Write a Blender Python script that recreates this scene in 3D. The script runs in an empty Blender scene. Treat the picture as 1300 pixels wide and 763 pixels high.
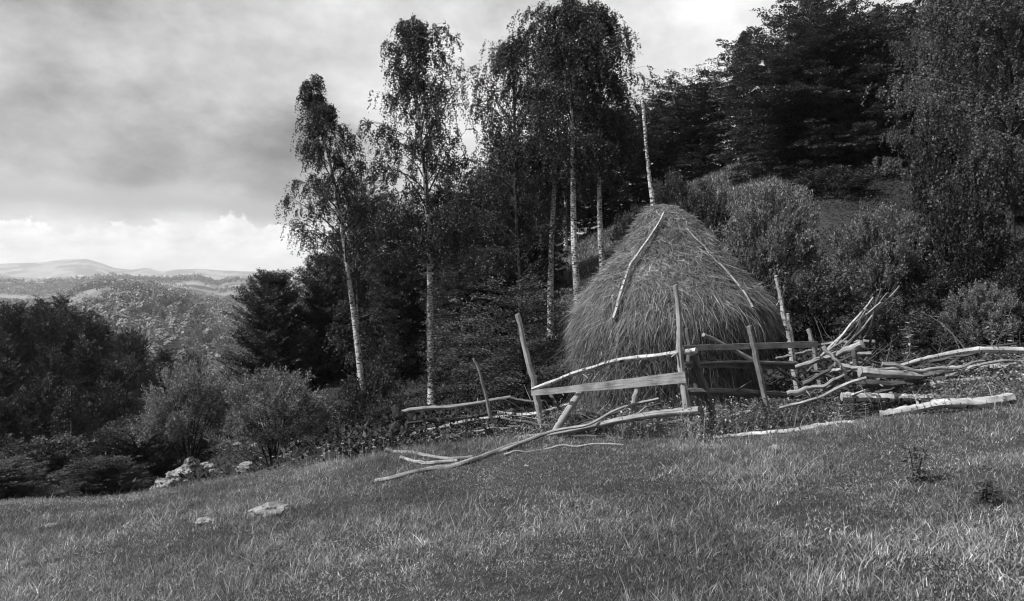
import bpy, math, random
import numpy as np
from mathutils import Vector, noise as mnoise
PI = math.pi
random.seed(7)
RNG = np.random.default_rng(11)
scene = bpy.context.scene
C = scene.collection
F = 1000.0; HY = 365.0           # focal length and horizon row, in photograph pixels

# ------------------------------------------------------------------ helpers
def at(px, py, d):
    return np.array([(px - 650) / F * d, d, (HY - py) / F * d])

def nrm(a):
    a = np.asarray(a, float)
    return a / np.maximum(np.linalg.norm(a, axis=-1, keepdims=True), 1e-9)

class MB:
    """collects geometry with uv and a random value per vertex, builds ONE mesh object"""
    def __init__(s): s.v = []; s.q = []; s.t = []; s.uv = []; s.r = []; s.n = 0; s.mq = []; s.mt = []
    def add(s, v, q=None, t=None, uv=None, r=None, mat=0):
        v = np.asarray(v, np.float32).reshape(-1, 3); k = len(v)
        s.v.append(v)
        s.uv.append(np.zeros((k, 2), np.float32) if uv is None else np.asarray(uv, np.float32).reshape(-1, 2))
        s.r.append(np.full(k, RNG.random(), np.float32) if r is None else np.asarray(r, np.float32).reshape(-1))
        if q is not None and len(q):
            s.q.append(np.asarray(q, np.int32).reshape(-1, 4) + s.n); s.mq.append(np.full(len(s.q[-1]), mat, np.int32))
        if t is not None and len(t):
            s.t.append(np.asarray(t, np.int32).reshape(-1, 3) + s.n); s.mt.append(np.full(len(s.t[-1]), mat, np.int32))
        s.n += k
    def mesh(s, name, mats, smooth=False):
        me = bpy.data.meshes.new(name)
        v = np.concatenate(s.v); me.vertices.add(len(v)); me.vertices.foreach_set('co', v.ravel())
        q = np.concatenate(s.q) if s.q else np.zeros((0, 4), np.int32)
        t = np.concatenate(s.t) if s.t else np.zeros((0, 3), np.int32)
        li = np.concatenate([q.ravel(), t.ravel()]).astype(np.int32)
        me.loops.add(len(li)); me.loops.foreach_set('vertex_index', li)
        st = np.concatenate([np.arange(len(q)) * 4, len(q) * 4 + np.arange(len(t)) * 3]).astype(np.int32)
        me.polygons.add(len(st)); me.polygons.foreach_set('loop_start', st)
        mi = np.concatenate(s.mq + s.mt).astype(np.int32)
        me.polygons.foreach_set('material_index', mi)
        if smooth: me.polygons.foreach_set('use_smooth', np.ones(len(st), bool))
        uv = np.concatenate(s.uv); ul = me.uv_layers.new(name='UVMap'); ul.data.foreach_set('uv', uv[li].ravel())
        at_ = me.attributes.new('rnd', 'FLOAT', 'POINT'); at_.data.foreach_set('value', np.concatenate(s.r))
        for m in (mats if isinstance(mats, (list, tuple)) else [mats]): me.materials.append(m)
        me.update(calc_edges=True); me.validate()
        return me
    def build(s, name, mats, parent=None, smooth=False, loc=None):
        o = bpy.data.objects.new(name, s.mesh(name, mats, smooth)); C.objects.link(o)
        if parent: o.parent = parent
        if loc is not None: o.location = loc
        return o

def tag(o, label=None, cat=None, group=None, kind=None):
    if label: o['label'] = label
    if cat: o['category'] = cat
    if group: o['group'] = group
    if kind: o['kind'] = kind
    return o
def empty(name, loc, rz=0, label=None, cat=None, group=None):
    o = bpy.data.objects.new(name, None); C.objects.link(o); o.location = [float(a) for a in loc]; o.rotation_euler = (0, 0, rz)
    o.empty_display_size = .3
    return tag(o, label, cat, group)
def dup(root, loc, rz=0, sc=(1, 1, 1), label=None, group=None):
    r = root.copy(); C.objects.link(r); r.location = [float(a) for a in loc]; r.rotation_euler = (0, 0, rz); r.scale = sc
    if label:
        r['label'] = label
        if not group and 'group' in r.keys() and label != root.get('label'): del r['group']
    if group: r['group'] = group
    for ch in list(root.children):
        c = ch.copy(); C.objects.link(c); c.parent = r
    return r

def tube(mb, pts, rad, n=8, wob=0.0, r=None, caps=True, mat=0, seed=None):
    pts = np.asarray(pts, float); k = len(pts); rad = np.broadcast_to(np.asarray(rad, float), (k,))
    tan = nrm(np.gradient(pts, axis=0))
    ref = np.array([0, 0, 1.0]) if abs(tan[0][2]) < .8 else np.array([1.0, 0, 0])
    a = nrm(np.cross(tan, ref)); b = np.cross(tan, a)
    th = np.arange(n + 1) / n * 2 * PI
    rr = rad[:, None] * np.ones((k, n + 1))
    if wob:
        w = RNG.normal(0, wob, (k, n)); w = np.concatenate([w, w[:, :1]], 1)
        rr = rr * (1 + w + RNG.normal(0, wob * .6, (k, 1)))
    P = pts[:, None] + rr[..., None] * (np.cos(th)[None, :, None] * a[:, None] + np.sin(th)[None, :, None] * b[:, None])
    s = np.concatenate([[0], np.cumsum(np.linalg.norm(np.diff(pts, axis=0), axis=1))])
    off = RNG.random(2) * 20
    uv = np.stack([np.broadcast_to(th[None] * rad.mean() + off[0], (k, n + 1)), np.broadcast_to(s[:, None] + off[1], (k, n + 1))], -1)
    i, j = np.meshgrid(np.arange(k - 1), np.arange(n), indexing='ij'); m = n + 1
    q = np.stack([i * m + j, i * m + j + 1, (i + 1) * m + j + 1, (i + 1) * m + j], -1).reshape(-1, 4)
    r_ = RNG.random() if r is None else r
    mb.add(P, q=q, uv=uv, r=np.full(k * m, r_), mat=mat)
    if caps:
        for e, fl in ((0, 1), (k - 1, -1)):
            cv = np.concatenate([P[e][:n], pts[e][None] - fl * tan[e][None] * rad[e] * .25])
            t = np.array([[x, (x + 1) % n, n][::fl] for x in range(n)])
            mb.add(cv, t=t, uv=np.tile(off + 3.3, (n + 1, 1)), r=np.full(n + 1, r_), mat=mat)

def spline(pts, n):
    """Catmull-Rom through control points"""
    P = np.asarray(pts, float)
    if len(P) == 2: return P[0] + (P[1] - P[0]) * np.linspace(0, 1, n)[:, None]
    E = np.concatenate([[2 * P[0] - P[1]], P, [2 * P[-1] - P[-2]]])
    out = []
    for t in np.linspace(0, len(P) - 1 - 1e-6, n):
        i = int(t); f = t - i; a, b, c, d = E[i:i + 4]
        out.append(.5 * (2 * b + (c - a) * f + (2 * a - 5 * b + 4 * c - d) * f * f + (3 * b - a - 3 * c + d) * f ** 3))
    return np.array(out)

def leaves(mb, pos, axis, nor, ln, wd, r, mat=0):
    pos = np.asarray(pos); axis = nrm(axis); side = nrm(np.cross(axis, nor))
    ln = np.asarray(ln)[:, None]; wd = np.asarray(wd)[:, None]; up = np.cross(side, axis)
    V = np.stack([pos, pos + axis * ln * .45 + side * wd * .5 + up * wd * .12, pos + axis * ln, pos + axis * ln * .45 - side * wd * .5 + up * wd * .12], 1)
    k = len(pos); q = np.arange(k * 4).reshape(k, 4)
    mb.add(V.reshape(-1, 3), q=q, r=np.repeat(r, 4), mat=mat)

def blades(mb, base, tipdir, ln, wd, bend, r):
    """grass blades / hay strands: bent ribbons of two quads and a tip"""
    k = len(base); az = RNG.random(k) * 2 * PI
    side = np.stack([np.cos(az), np.sin(az), np.zeros(k)], 1) * wd[:, None] * .5
    d = nrm(tipdir); b = bend
    p0 = base; p1 = base + d * ln[:, None] * .5 + b * ln[:, None] * .15; p2 = base + d * ln[:, None] * .92 + b * ln[:, None] * .6
    V = np.stack([p0 - side, p0 + side, p1 - side * .8, p1 + side * .8, p2], 1)
    o = np.arange(k)[:, None] * 5
    q = np.concatenate([o, o + 1, o + 3, o + 2], 1); t = np.concatenate([o + 2, o + 3, o + 4], 1)
    mb.add(V.reshape(-1, 3), q=q, t=t, r=np.repeat(r, 5))

# ------------------------------------------------------------------ value noise (numpy)
_T = np.random.default_rng(5).random((256, 256))
def vnoise(x, y):
    xi = np.floor(x).astype(int); yi = np.floor(y).astype(int); fx = x - xi; fy = y - yi
    fx = fx * fx * (3 - 2 * fx); fy = fy * fy * (3 - 2 * fy)
    g = lambda a, b: _T[a % 256, b % 256]
    return (g(xi, yi) * (1 - fx) + g(xi + 1, yi) * fx) * (1 - fy) + (g(xi, yi + 1) * (1 - fx) + g(xi + 1, yi + 1) * fx) * fy
def fbm(x, y, o=4):
    s = 0; a = .5
    for k in range(o): s = s + a * (vnoise(x + 17 * k, y + 31 * k) - .5); x = x * 2.03; y = y * 2.03; a *= .5
    return s

# ------------------------------------------------------------------ terrain
def planeA(x, y): return -1.7 + .12 * x - .048 * y
CP = []
for x in (-14, -10, -7, -4, -1, 2, 5, 8, 12):
    for y in (-14, -6, 0, 3, 6, 8): CP.append((x, y, planeA(x, y)))
def cp(px, py, d): CP.append(tuple(at(px, py, d)))
def cz(px, z, d): CP.append(((px - 650) / F * d, d, z))
for px, rows in {
    150: [(640, 11.5)], 0: [(640, 10.5)], 300: [(612, 11.3)],
    400: [(596, 11.5), (580, 16), (545, 24), (515, 32), (490, 44)],
    480: [(578, 11.5), (560, 16), (530, 26), (500, 36)],
    560: [(566, 11.8), (550, 16), (520, 26), (480, 36)],
    650: [(555, 12), (543, 16), (505, 23), (450, 31), (400, 39), (352, 50)],
    735: [(557, 11.5), (545, 15), (440, 26), (370, 36), (311, 50)],
    850: [(562, 10), (546, 14), (535, 17), (480, 21), (400, 28), (320, 38), (252, 50)],
    950: [(552, 10.3), (538, 14), (440, 20), (350, 28), (270, 38), (205, 50)],
    1050: [(545, 9.5), (512, 13), (440, 18), (350, 26), (260, 36), (190, 50)],
    1150: [(530, 9), (492, 13), (430, 18), (340, 26), (255, 36), (178, 50)],
    1300: [(525, 8.8), (480, 12), (410, 18), (320, 26), (220, 36), (130, 50)],
}.items():
    for py, d in rows: cp(px, py, d)
cp(240, 602, 24); cp(300, 562, 27); cp(185, 637, 21); cp(335, 545, 30); cp(330, 585, 20); cp(340, 520, 36); cz(300, -5.2, 17); cz(180, -5.0, 16)
cz(0, -6.2, 16); cz(0, -13, 26); cz(110, -10, 25); cz(140, -14, 35); cz(0, -17, 40); cz(200, -17, 45); cz(290, -10, 40); cz(300, -17, 55)
cz(0, -15, 62); cz(0, -14, 85); cz(100, -16, 85); cz(200, -20, 85); cz(300, -25, 85); cz(400, -8, 58); cz(450, -12, 80)
cz(-300, -8, 60); cz(-300, -5, 20); cz(-300, -9, 90); cz(-200, -14, 40)
for px, z in ((560, -3), (650, .0), (735, 2.2), (850, 5), (950, 7.3), (1050, 8.2), (1150, 9), (1300, 11.5), (1700, 14)):
    cz(px, z, 68); cz(px, z - 8, 105)
cz(1700, 13, 50); cz(1600, 3, 20)
_c = np.array(CP); _P = _c[:, :2] / 20.0
def _U(r2): return np.where(r2 > 1e-12, r2 * np.log(np.maximum(r2, 1e-12)), 0)
_n = len(_P); _K = _U(((_P[:, None] - _P[None]) ** 2).sum(-1)) + np.eye(_n) * 2e-3
_Q = np.concatenate([np.ones((_n, 1)), _P], 1)
_W = np.linalg.solve(np.block([[_K, _Q], [_Q.T, np.zeros((3, 3))]]), np.concatenate([_c[:, 2], np.zeros(3)]))
def h_near(x, y):
    x = np.asarray(x, float); y = np.asarray(y, float)
    X = np.stack([x.ravel(), y.ravel()], 1) / 20.0; out = np.empty(len(X))
    for i in range(0, len(X), 20000):
        c = X[i:i + 20000]
        out[i:i + 20000] = _U(((c[:, None] - _P[None]) ** 2).sum(-1)) @ _W[:_n] + _W[_n] + c @ _W[_n + 1:]
    return out.reshape(x.shape)
def py_prof(*pr):
    a = np.array(pr, float); return lambda u: np.interp(u, a[:, 0], a[:, 1])
_L4 = py_prof((-300, 425), (0, 415), (60, 412), (100, 406), (121, 400), (150, 392), (175, 388), (205, 388), (229, 398), (248, 408), (293, 448), (330, 462), (900, 475))
_L4b = py_prof((-300, 470), (0, 460), (150, 440), (205, 445), (300, 500), (400, 520), (900, 540))
_L3 = py_prof((-300, 392), (0, 388), (50, 392), (75, 384), (100, 371), (135, 362), (200, 366), (230, 376), (260, 384), (300, 386), (340, 383), (900, 390))
_L2 = py_prof((-300, 362), (0, 360), (60, 359), (100, 357), (145, 353), (188, 356), (212, 357.5), (235, 355), (250, 354), (262, 357), (277, 362), (287, 358), (300, 356), (323, 356.5), (345, 361), (500, 361), (1900, 361))
_L1b = py_prof((-400, 335), (-60, 340), (0, 347), (18, 352), (60, 353), (95, 351), (130, 354), (200, 356), (1900, 356))
_L1 = py_prof((-400, 326), (-60, 338), (0, 335), (50, 332.5), (80, 328.5), (110, 328), (128, 333), (145, 339), (167, 342), (186, 340), (205, 345), (223, 342.5), (253, 341), (283, 343.5), (330, 344.5), (420, 338), (600, 345), (1900, 340))
_Z = lambda f, d: (lambda u: (HY - f(u)) / F * d)
LAY = [(110, lambda u: -30 + 0 * u), (230, lambda u: -74 + 0 * u), (400, _Z(_L4b, 400)), (620, _Z(_L4, 620)), (800, lambda u: _Z(_L4, 800)(u) - 14),
       (1250, _Z(_L3, 1250)), (1650, lambda u: _Z(_L3, 1650)(u) - 12), (2500, _Z(_L2, 2500)), (3400, lambda u: -30 + 0 * u), (5600, _Z(_L1b, 5600)), (6600, lambda u: 10 + 0 * u),
       (8500, _Z(_L1, 8500)), (12500, lambda u: 40 + 0 * u)]
def h_far(x, y):
    d = np.maximum(y, 20.0); u = 650 + F * x / d
    Z = [f(u) for _, f in LAY]; D = [a for a, _ in LAY]
    out = Z[0] + 0.0
    for i in range(len(D) - 1):
        t = np.clip((d - D[i]) / (D[i + 1] - D[i]), 0, 1); t = t * t * (3 - 2 * t)
        out = out + (Z[i + 1] - Z[i]) * t
    amp = np.interp(d, [100, 400, 1200, 2500, 5500, 12000], [0, 6, 16, 22, 60, 120])
    sc = np.interp(d, [100, 1200, 2500, 8500, 12000], [60, 220, 340, 1100, 1500])
    return out + amp * fbm(x / sc, y / sc, 5) * .5
def H(x, y):
    x = np.asarray(x, float); y = np.asarray(y, float)
    r = np.hypot(x * .8, y); t = np.clip((r - 85) / 50, 0, 1); t = t * t * (3 - 2 * t)
    near = h_near(np.clip(x, -130, 130), np.clip(y, -30, 130))
    rough = np.interp(r, [0, 10, 15, 40, 100], [.05, .08, .35, .7, 1.5])
    near = near + rough * fbm(x * .45, y * .45, 5) + .03 * fbm(x * 3, y * 3, 3)
    return near * (1 - t) + h_far(x, y) * t
def Hs(x, y): return float(H(np.array([x]), np.array([y]))[0])
def on(px, d, dz=0.0):
    x = (px - 650) / F * d; return np.array([x, d, Hs(x, d) + dz])

def gd(px, py, lo=3.5, hi=60):
    d = np.linspace(lo, hi, 3000); g = H((px - 650) / F * d, d); b = np.nonzero((HY - py) / F * d <= g)[0]
    return float(d[b[0]]) if len(b) else hi
# ------------------------------------------------------------------ materials (black and white photograph: neutral greys)
class NT:
    def __init__(s, name):
        s.m = bpy.data.materials.new(name); s.m.use_nodes = True; s.t = s.m.node_tree; s.t.nodes.clear()
    def n(s, typ, **kw):
        nd = s.t.nodes.new(typ)
        for k, v in kw.items():
            if isinstance(k, str) and hasattr(nd, k): setattr(nd, k, v)
        return nd
    def l(s, a, b): s.t.links.new(a, b)
def g3(v): return (v, v, v, 1)
def ramp(N, src, stops, interp='LINEAR'):
    r = N.n('ShaderNodeValToRGB'); r.color_ramp.interpolation = interp
    e = r.color_ramp.elements
    while len(e) < len(stops): e.new(.5)
    for i, (p, v) in enumerate(stops): e[i].position = p; e[i].color = g3(v)
    N.l(src, r.inputs[0]); return r.outputs[0]
def noise(N, vec, scale, detail=4, rough=.55, sc3=None):
    if sc3:
        mp = N.n('ShaderNodeMapping'); mp.inputs['Scale'].default_value = sc3; N.l(vec, mp.inputs[0]); vec = mp.outputs[0]
    t = N.n('ShaderNodeTexNoise'); t.inputs['Scale'].default_value = scale; t.inputs['Detail'].default_value = detail; t.inputs['Roughness'].default_value = rough
    N.l(vec, t.inputs['Vector']); return t.outputs[0]
def math_(N, op, a, b=None):
    m = N.n('ShaderNodeMath', operation=op)
    for i, v in enumerate((a, b)):
        if v is None: continue
        if isinstance(v, (int, float)): m.inputs[i].default_value = v
        else: N.l(v, m.inputs[i])
    return m.outputs[0]
def mixc(N, fac, a, b, bt='MIX'):
    m = N.n('ShaderNodeMix', data_type='RGBA', blend_type=bt)
    if isinstance(fac, (int, float)): m.inputs[0].default_value = fac
    else: N.l(fac, m.inputs[0])
    for i, v in ((6, a), (7, b)):
        if isinstance(v, (int, float)): m.inputs[i].default_value = g3(v)
        else: N.l(v, m.inputs[i])
    return m.outputs[2]
def finish(N, col, rough=.8, bump=None, bs=.5, bd=.02, spec=.3, transl=0):
    p = N.n('ShaderNodeBsdfPrincipled'); p.inputs['Roughness'].default_value = rough; p.inputs['Specular IOR Level'].default_value = spec
    N.l(col, p.inputs['Base Color'])
    if bump is not None:
        b = N.n('ShaderNodeBump'); b.inputs['Strength'].default_value = bs; b.inputs['Distance'].default_value = bd
        N.l(bump, b.inputs['Height']); N.l(b.outputs[0], p.inputs['Normal'])
    out = N.n('ShaderNodeOutputMaterial'); sh = p.outputs[0]
    if transl:
        tr = N.n('ShaderNodeBsdfTranslucent'); N.l(col, tr.inputs[0]); mx = N.n('ShaderNodeMixShader'); mx.inputs[0].default_value = transl
        N.l(sh, mx.inputs[1]); N.l(tr.outputs[0], mx.inputs[2]); sh = mx.outputs[0]
    N.l(sh, out.inputs[0]); return N.m
def attr(N, nm='rnd'):
    a = N.n('ShaderNodeAttribute'); a.attribute_name = nm; return a.outputs['Fac']
def m_leaf(name, lo, hi, transl=.25, rough=.5, spec=.35):
    N = NT(name); r = attr(N)
    oi = N.n('ShaderNodeObjectInfo').outputs['Random']
    c = ramp(N, r, [(0, lo), (.55, lo * .6 + hi * .4), (1, hi)])
    c = mixc(N, 1.0, c, ramp(N, oi, [(0, .8), (1, 1.2)]), 'MULTIPLY')
    return finish(N, c, rough, spec=spec, transl=transl)
def m_birch(name, lim=0.0, w=(.34, .6, .78)):
    N = NT(name); uv = N.n('ShaderNodeUVMap').outputs[0]
    a = noise(N, uv, 1.0, 4, .6, (9, 26, 1)); b = noise(N, uv, 1.0, 3, .6, (5, 5, 1)); c = noise(N, uv, 1, 3, .5, (1.5, 1.2, 1))
    f = math_(N, 'ADD', a, math_(N, 'MULTIPLY', math_(N, 'SUBTRACT', c, .5), .35))
    dark = ramp(N, f, [(.50 + lim, 0), (.57 + lim, 1)])
    pat = ramp(N, b, [(.60 + lim, 0), (.66 + lim, 1)])
    m = mixc(N, 1, dark, pat, 'LIGHTEN')
    base = ramp(N, noise(N, uv, 1, 4, .6, (14, 3.5, 1)), [(.3, w[0]), (.5, w[1]), (.7, w[2])])
    col = mixc(N, m, base, .035)
    return finish(N, col, .75, a, .5, .01)
def m_wood(name, lo, hi, streak=60):
    N = NT(name); uv = N.n('ShaderNodeUVMap').outputs[0]; r = attr(N)
    a = noise(N, uv, 1, 5, .65, (streak, 2.5, 1)); b = noise(N, uv, 1, 4, .6, (6, 5, 1))
    c = ramp(N, a, [(.3, lo * .55), (.5, (lo + hi) / 2), (.7, hi)])
    c = mixc(N, 1, c, ramp(N, b, [(.3, .55), (.65, 1.1)]), 'MULTIPLY')
    c = mixc(N, 1, c, ramp(N, r, [(0, .75), (1, 1.25)]), 'MULTIPLY')
    return finish(N, c, .85, a, .6, .01)
def m_bark(name, lo, hi):
    N = NT(name); uv = N.n('ShaderNodeUVMap').outputs[0]
    a = noise(N, uv, 1, 5, .65, (25, 6, 1)); b = noise(N, uv, 1, 3, .5, (3, 2, 1))
    c = mixc(N, 1, ramp(N, a, [(.35, lo), (.65, hi)]), ramp(N, b, [(.35, .6), (.65, 1.3)]), 'MULTIPLY')
    return finish(N, c, .9, a, .8, .02)
def m_hay():
    N = NT('hay'); r = attr(N)
    p = N.n('ShaderNodeNewGeometry').outputs['Position']
    b = noise(N, p, 1.6, 4, .6)
    c = ramp(N, r, [(0, .05), (.45, .17), (.85, .32), (1, .62)])
    c = mixc(N, 1, c, ramp(N, b, [(.35, .65), (.65, 1.15)]), 'MULTIPLY')
    return finish(N, c, .7, spec=.3, transl=.12)
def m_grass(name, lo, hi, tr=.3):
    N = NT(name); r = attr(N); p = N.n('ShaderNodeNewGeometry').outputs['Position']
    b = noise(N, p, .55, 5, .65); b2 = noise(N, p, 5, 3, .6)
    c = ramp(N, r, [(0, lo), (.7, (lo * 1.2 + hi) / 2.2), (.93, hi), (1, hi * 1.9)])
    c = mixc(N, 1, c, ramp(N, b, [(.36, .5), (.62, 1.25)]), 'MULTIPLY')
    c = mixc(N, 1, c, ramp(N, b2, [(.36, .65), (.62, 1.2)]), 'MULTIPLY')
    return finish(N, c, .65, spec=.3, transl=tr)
def m_soil():
    N = NT('soil'); p = N.n('ShaderNodeNewGeometry').outputs['Position']
    a = noise(N, p, 6, 6, .7); b = noise(N, p, .35, 4, .6)
    c = ramp(N, a, [(.3, .015), (.6, .05), (.75, .09)])
    c = mixc(N, 1, c, ramp(N, b, [(.35, .55), (.65, 1.3)]), 'MULTIPLY')
    return finish(N, c, .95, a, .9, .12)
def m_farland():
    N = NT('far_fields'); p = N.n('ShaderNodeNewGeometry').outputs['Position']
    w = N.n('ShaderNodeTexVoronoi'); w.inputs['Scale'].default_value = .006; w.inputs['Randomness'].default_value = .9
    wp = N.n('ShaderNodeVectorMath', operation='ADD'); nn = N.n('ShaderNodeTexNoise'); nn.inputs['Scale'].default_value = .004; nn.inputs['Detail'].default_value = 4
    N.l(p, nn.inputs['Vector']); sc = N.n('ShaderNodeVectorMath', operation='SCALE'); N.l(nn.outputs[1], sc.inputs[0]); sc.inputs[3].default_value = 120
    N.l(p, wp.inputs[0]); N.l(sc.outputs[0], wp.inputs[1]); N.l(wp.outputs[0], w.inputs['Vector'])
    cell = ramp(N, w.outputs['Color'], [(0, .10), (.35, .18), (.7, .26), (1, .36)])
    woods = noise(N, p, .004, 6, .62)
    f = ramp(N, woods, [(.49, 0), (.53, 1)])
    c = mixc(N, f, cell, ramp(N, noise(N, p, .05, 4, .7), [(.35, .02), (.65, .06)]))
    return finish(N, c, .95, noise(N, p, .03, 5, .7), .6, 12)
def m_rock(name='limestone', lo=.3, hi=.62):
    N = NT(name); p = N.n('ShaderNodeNewGeometry').outputs['Position']
    a = noise(N, p, 5, 7, .7); b = noise(N, p, 22, 5, .7); cr = noise(N, p, 3, 5, .6, (1, 1, 4))
    c = ramp(N, a, [(.3, lo * .45), (.5, lo), (.7, hi)])
    c = mixc(N, 1, c, ramp(N, cr, [(.4, .35), (.48, 1)]), 'MULTIPLY')
    return finish(N, c, .9, b, .8, .05)

LEAF_BIRCH = m_leaf('birch_leaf', .014, .085, .2)
LEAF_WILLOW2 = m_leaf('pale_birch_leaf', .02, .20, .25)
LEAF_DARK = m_leaf('dark_leaf', .010, .15, .15)
LEAF_WILLOW = m_leaf('willow_leaf', .035, .42, .25)
LEAF_WOOD = m_leaf('valley_leaf', .014, .085, .2)
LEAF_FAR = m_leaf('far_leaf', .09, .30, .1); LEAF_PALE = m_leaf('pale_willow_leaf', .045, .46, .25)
BIRCH = m_birch('birch_bark'); BPOLE = m_birch('birch_pole_bark', .05, (.15, .40, .62)); WOOD = m_wood('weathered_wood', .16, .42); PLANK = m_wood('sawn_plank', .20, .40, 90)
WOODDK = m_wood('dark_branch_wood', .05, .16, 40); BARK = m_bark('dark_bark', .015, .06)
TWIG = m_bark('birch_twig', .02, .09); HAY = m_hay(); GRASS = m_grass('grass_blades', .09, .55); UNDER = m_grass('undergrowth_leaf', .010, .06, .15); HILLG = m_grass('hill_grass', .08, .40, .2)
SOIL = m_soil(); FARL = m_farland(); ROCK = m_rock(); ROCKG = m_rock('grey_stone', .28, .5)
PETAL = m_leaf('petal', .5, .8, .2)

# ------------------------------------------------------------------ ground sheet
def build_ground():
    ys = np.concatenate([np.linspace(-30, 3, 24)[:-1], np.geomspace(3, 14000, 520)])
    s = np.linspace(-1, 1, 541); s = np.sign(s) * np.abs(s) ** 1.15
    W = np.interp(ys, [-30, 0, 20, 14000], [30, 34, 44, 14000])
    Y, S = np.meshgrid(ys, s, indexing='ij'); X = S * W[:, None]
    Z = H(X, Y)
    n, m = X.shape
    i, j = np.meshgrid(np.arange(n - 1), np.arange(m - 1), indexing='ij')
    q = np.stack([i * m + j, i * m + j + 1, (i + 1) * m + j + 1, (i + 1) * m + j], -1)
    near = (ys[:-1] < 130)
    mb = MB(); P = np.stack([X, Y, Z], -1).reshape(-1, 3)
    qn = q[near].reshape(-1, 4); qf = q[~near].reshape(-1, 4)
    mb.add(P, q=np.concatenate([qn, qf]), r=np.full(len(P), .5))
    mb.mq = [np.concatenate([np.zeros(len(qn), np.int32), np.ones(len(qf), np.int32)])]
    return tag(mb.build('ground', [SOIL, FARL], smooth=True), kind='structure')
build_ground()

# ------------------------------------------------------------------ grass
def in_front(n, d0, d1, u0=-80, u1=1380, p=1.0):
    d = d0 + (d1 - d0) * RNG.random(n) ** p
    x = ((u0 + (u1 - u0) * RNG.random(n)) - 650) / F * d
    return x, d
def grass_patch(n, d0, d1, l0, l1, w0, w1, name, mat, label=None, dens=None, u0=-80, u1=1380, lean=.45, p=1.0):
    x, y = in_front(n, d0, d1, u0, u1, p)
    k = fbm(x * .8, y * .8, 4)
    if dens is not None:
        keep = dens(x, y); x, y, k = x[keep], y[keep], k[keep]
    m = len(x); z = H(x, y) - .01
    ln = (l0 + (l1 - l0) * RNG.random(m) ** 2) * np.clip(1 + 3.2 * k + 1.2 * fbm(x * 2.5, y * 2.5, 3), .6, 1.6); wd = w0 + (w1 - w0) * RNG.random(m)
    az = RNG.random(m) * 2 * PI; le = RNG.random(m) * lean
    d = np.stack([np.cos(az) * le, np.sin(az) * le, np.ones(m)], 1)
    b = np.stack([np.cos(az) * .5, np.sin(az) * .5, -.25 * np.ones(m)], 1) * RNG.random((m, 1)) * 1.3
    mb = MB(); blades(mb, np.stack([x, y, z], 1), d, ln, wd, b, RNG.random(m))
    return mb, (x, y, z)
edge_d = lambda x, y: np.interp(650 + F * x / y, [-100, 150, 400, 500, 650, 850, 1050, 1400], [12.5, 13, 12.3, 12.3, 12.8, 12, 10.6, 10.2])
mb, _ = grass_patch(620000, 3.6, 14, .02, .10, .0025, .0065, '', GRASS, dens=lambda x, y: (y < edge_d(x, y)) & (fbm(x * 2.2, y * 2.2, 4) > -.36), p=.9, lean=1.1)
mb2, _ = grass_patch(9000, 3.6, 13, .08, .24, .0025, .005, '', GRASS, dens=lambda x, y: (y < edge_d(x, y)) & (fbm(x * .6 + 9, y * .6, 3) > -.06), lean=1.6)
mb.v += mb2.v; mb.uv += mb2.uv; mb.r += [np.clip(a * .5 + .5, 0, 1) for a in mb2.r]; mb.q += [a + mb.n for a in mb2.q]; mb.t += [a + mb.n for a in mb2.t]; mb.mq += mb2.mq; mb.mt += mb2.mt; mb.n += mb2.n
n = 90000; x, y = in_front(n, 3.6, 13.5, p=.9); keep = (y < edge_d(x, y)) & (fbm(x * 1.1 + 30, y * 1.1, 4) > -.05); x, y = x[keep], y[keep]; m = len(x); z = H(x, y) + .015 + .05 * RNG.random(m)
az = RNG.random(m) * 2 * PI
leaves(mb, np.stack([x, y, z], 1), np.stack([np.cos(az), np.sin(az), RNG.normal(.2, .4, m)], 1), np.tile([0, 0, 1.0], (m, 1)) + RNG.normal(0, .4, (m, 3)), .010 + .025 * RNG.random(m) ** 2, .006 + .010 * RNG.random(m), RNG.random(m) * .7)
tag(mb.build('meadow_grass', GRASS), 'short rough meadow grass with paler dry blades covering the foreground slope', 'grass', kind='stuff')
# sunlit grass on the hill behind
mb, _ = grass_patch(160000, 30, 58, .10, .30, .02, .045, '', HILLG, u0=640, u1=1000)
tag(mb.build('hillside_grass', HILLG), 'grass covering the hillside that climbs behind the trees to the right', 'grass', kind='stuff')
# undergrowth from meadow edge to hill, hillside shade put into its dark leaf colour
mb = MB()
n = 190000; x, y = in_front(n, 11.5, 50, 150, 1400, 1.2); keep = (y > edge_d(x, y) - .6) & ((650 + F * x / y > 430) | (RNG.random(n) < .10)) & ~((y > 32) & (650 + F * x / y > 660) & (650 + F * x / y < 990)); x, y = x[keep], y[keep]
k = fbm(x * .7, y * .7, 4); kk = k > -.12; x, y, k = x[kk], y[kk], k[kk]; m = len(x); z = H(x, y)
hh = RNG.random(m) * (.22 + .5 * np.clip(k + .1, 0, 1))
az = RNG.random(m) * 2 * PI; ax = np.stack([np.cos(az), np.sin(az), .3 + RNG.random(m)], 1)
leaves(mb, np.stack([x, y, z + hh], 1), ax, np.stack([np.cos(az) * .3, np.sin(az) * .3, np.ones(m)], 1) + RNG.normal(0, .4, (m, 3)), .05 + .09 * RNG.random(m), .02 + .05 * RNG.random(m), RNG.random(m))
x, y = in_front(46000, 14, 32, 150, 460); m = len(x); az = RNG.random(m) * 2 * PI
blades(mb, np.stack([x, y, H(x, y) - .01], 1), np.stack([np.cos(az) * .6, np.sin(az) * .6, np.ones(m)], 1), .04 + .16 * RNG.random(m) ** 2, .008 + .015 * RNG.random(m), np.stack([np.cos(az), np.sin(az), -.4 * np.ones(m)], 1) * RNG.random((m, 1)), np.clip(.4 + .6 * RNG.random(m), 0, 1))
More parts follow.
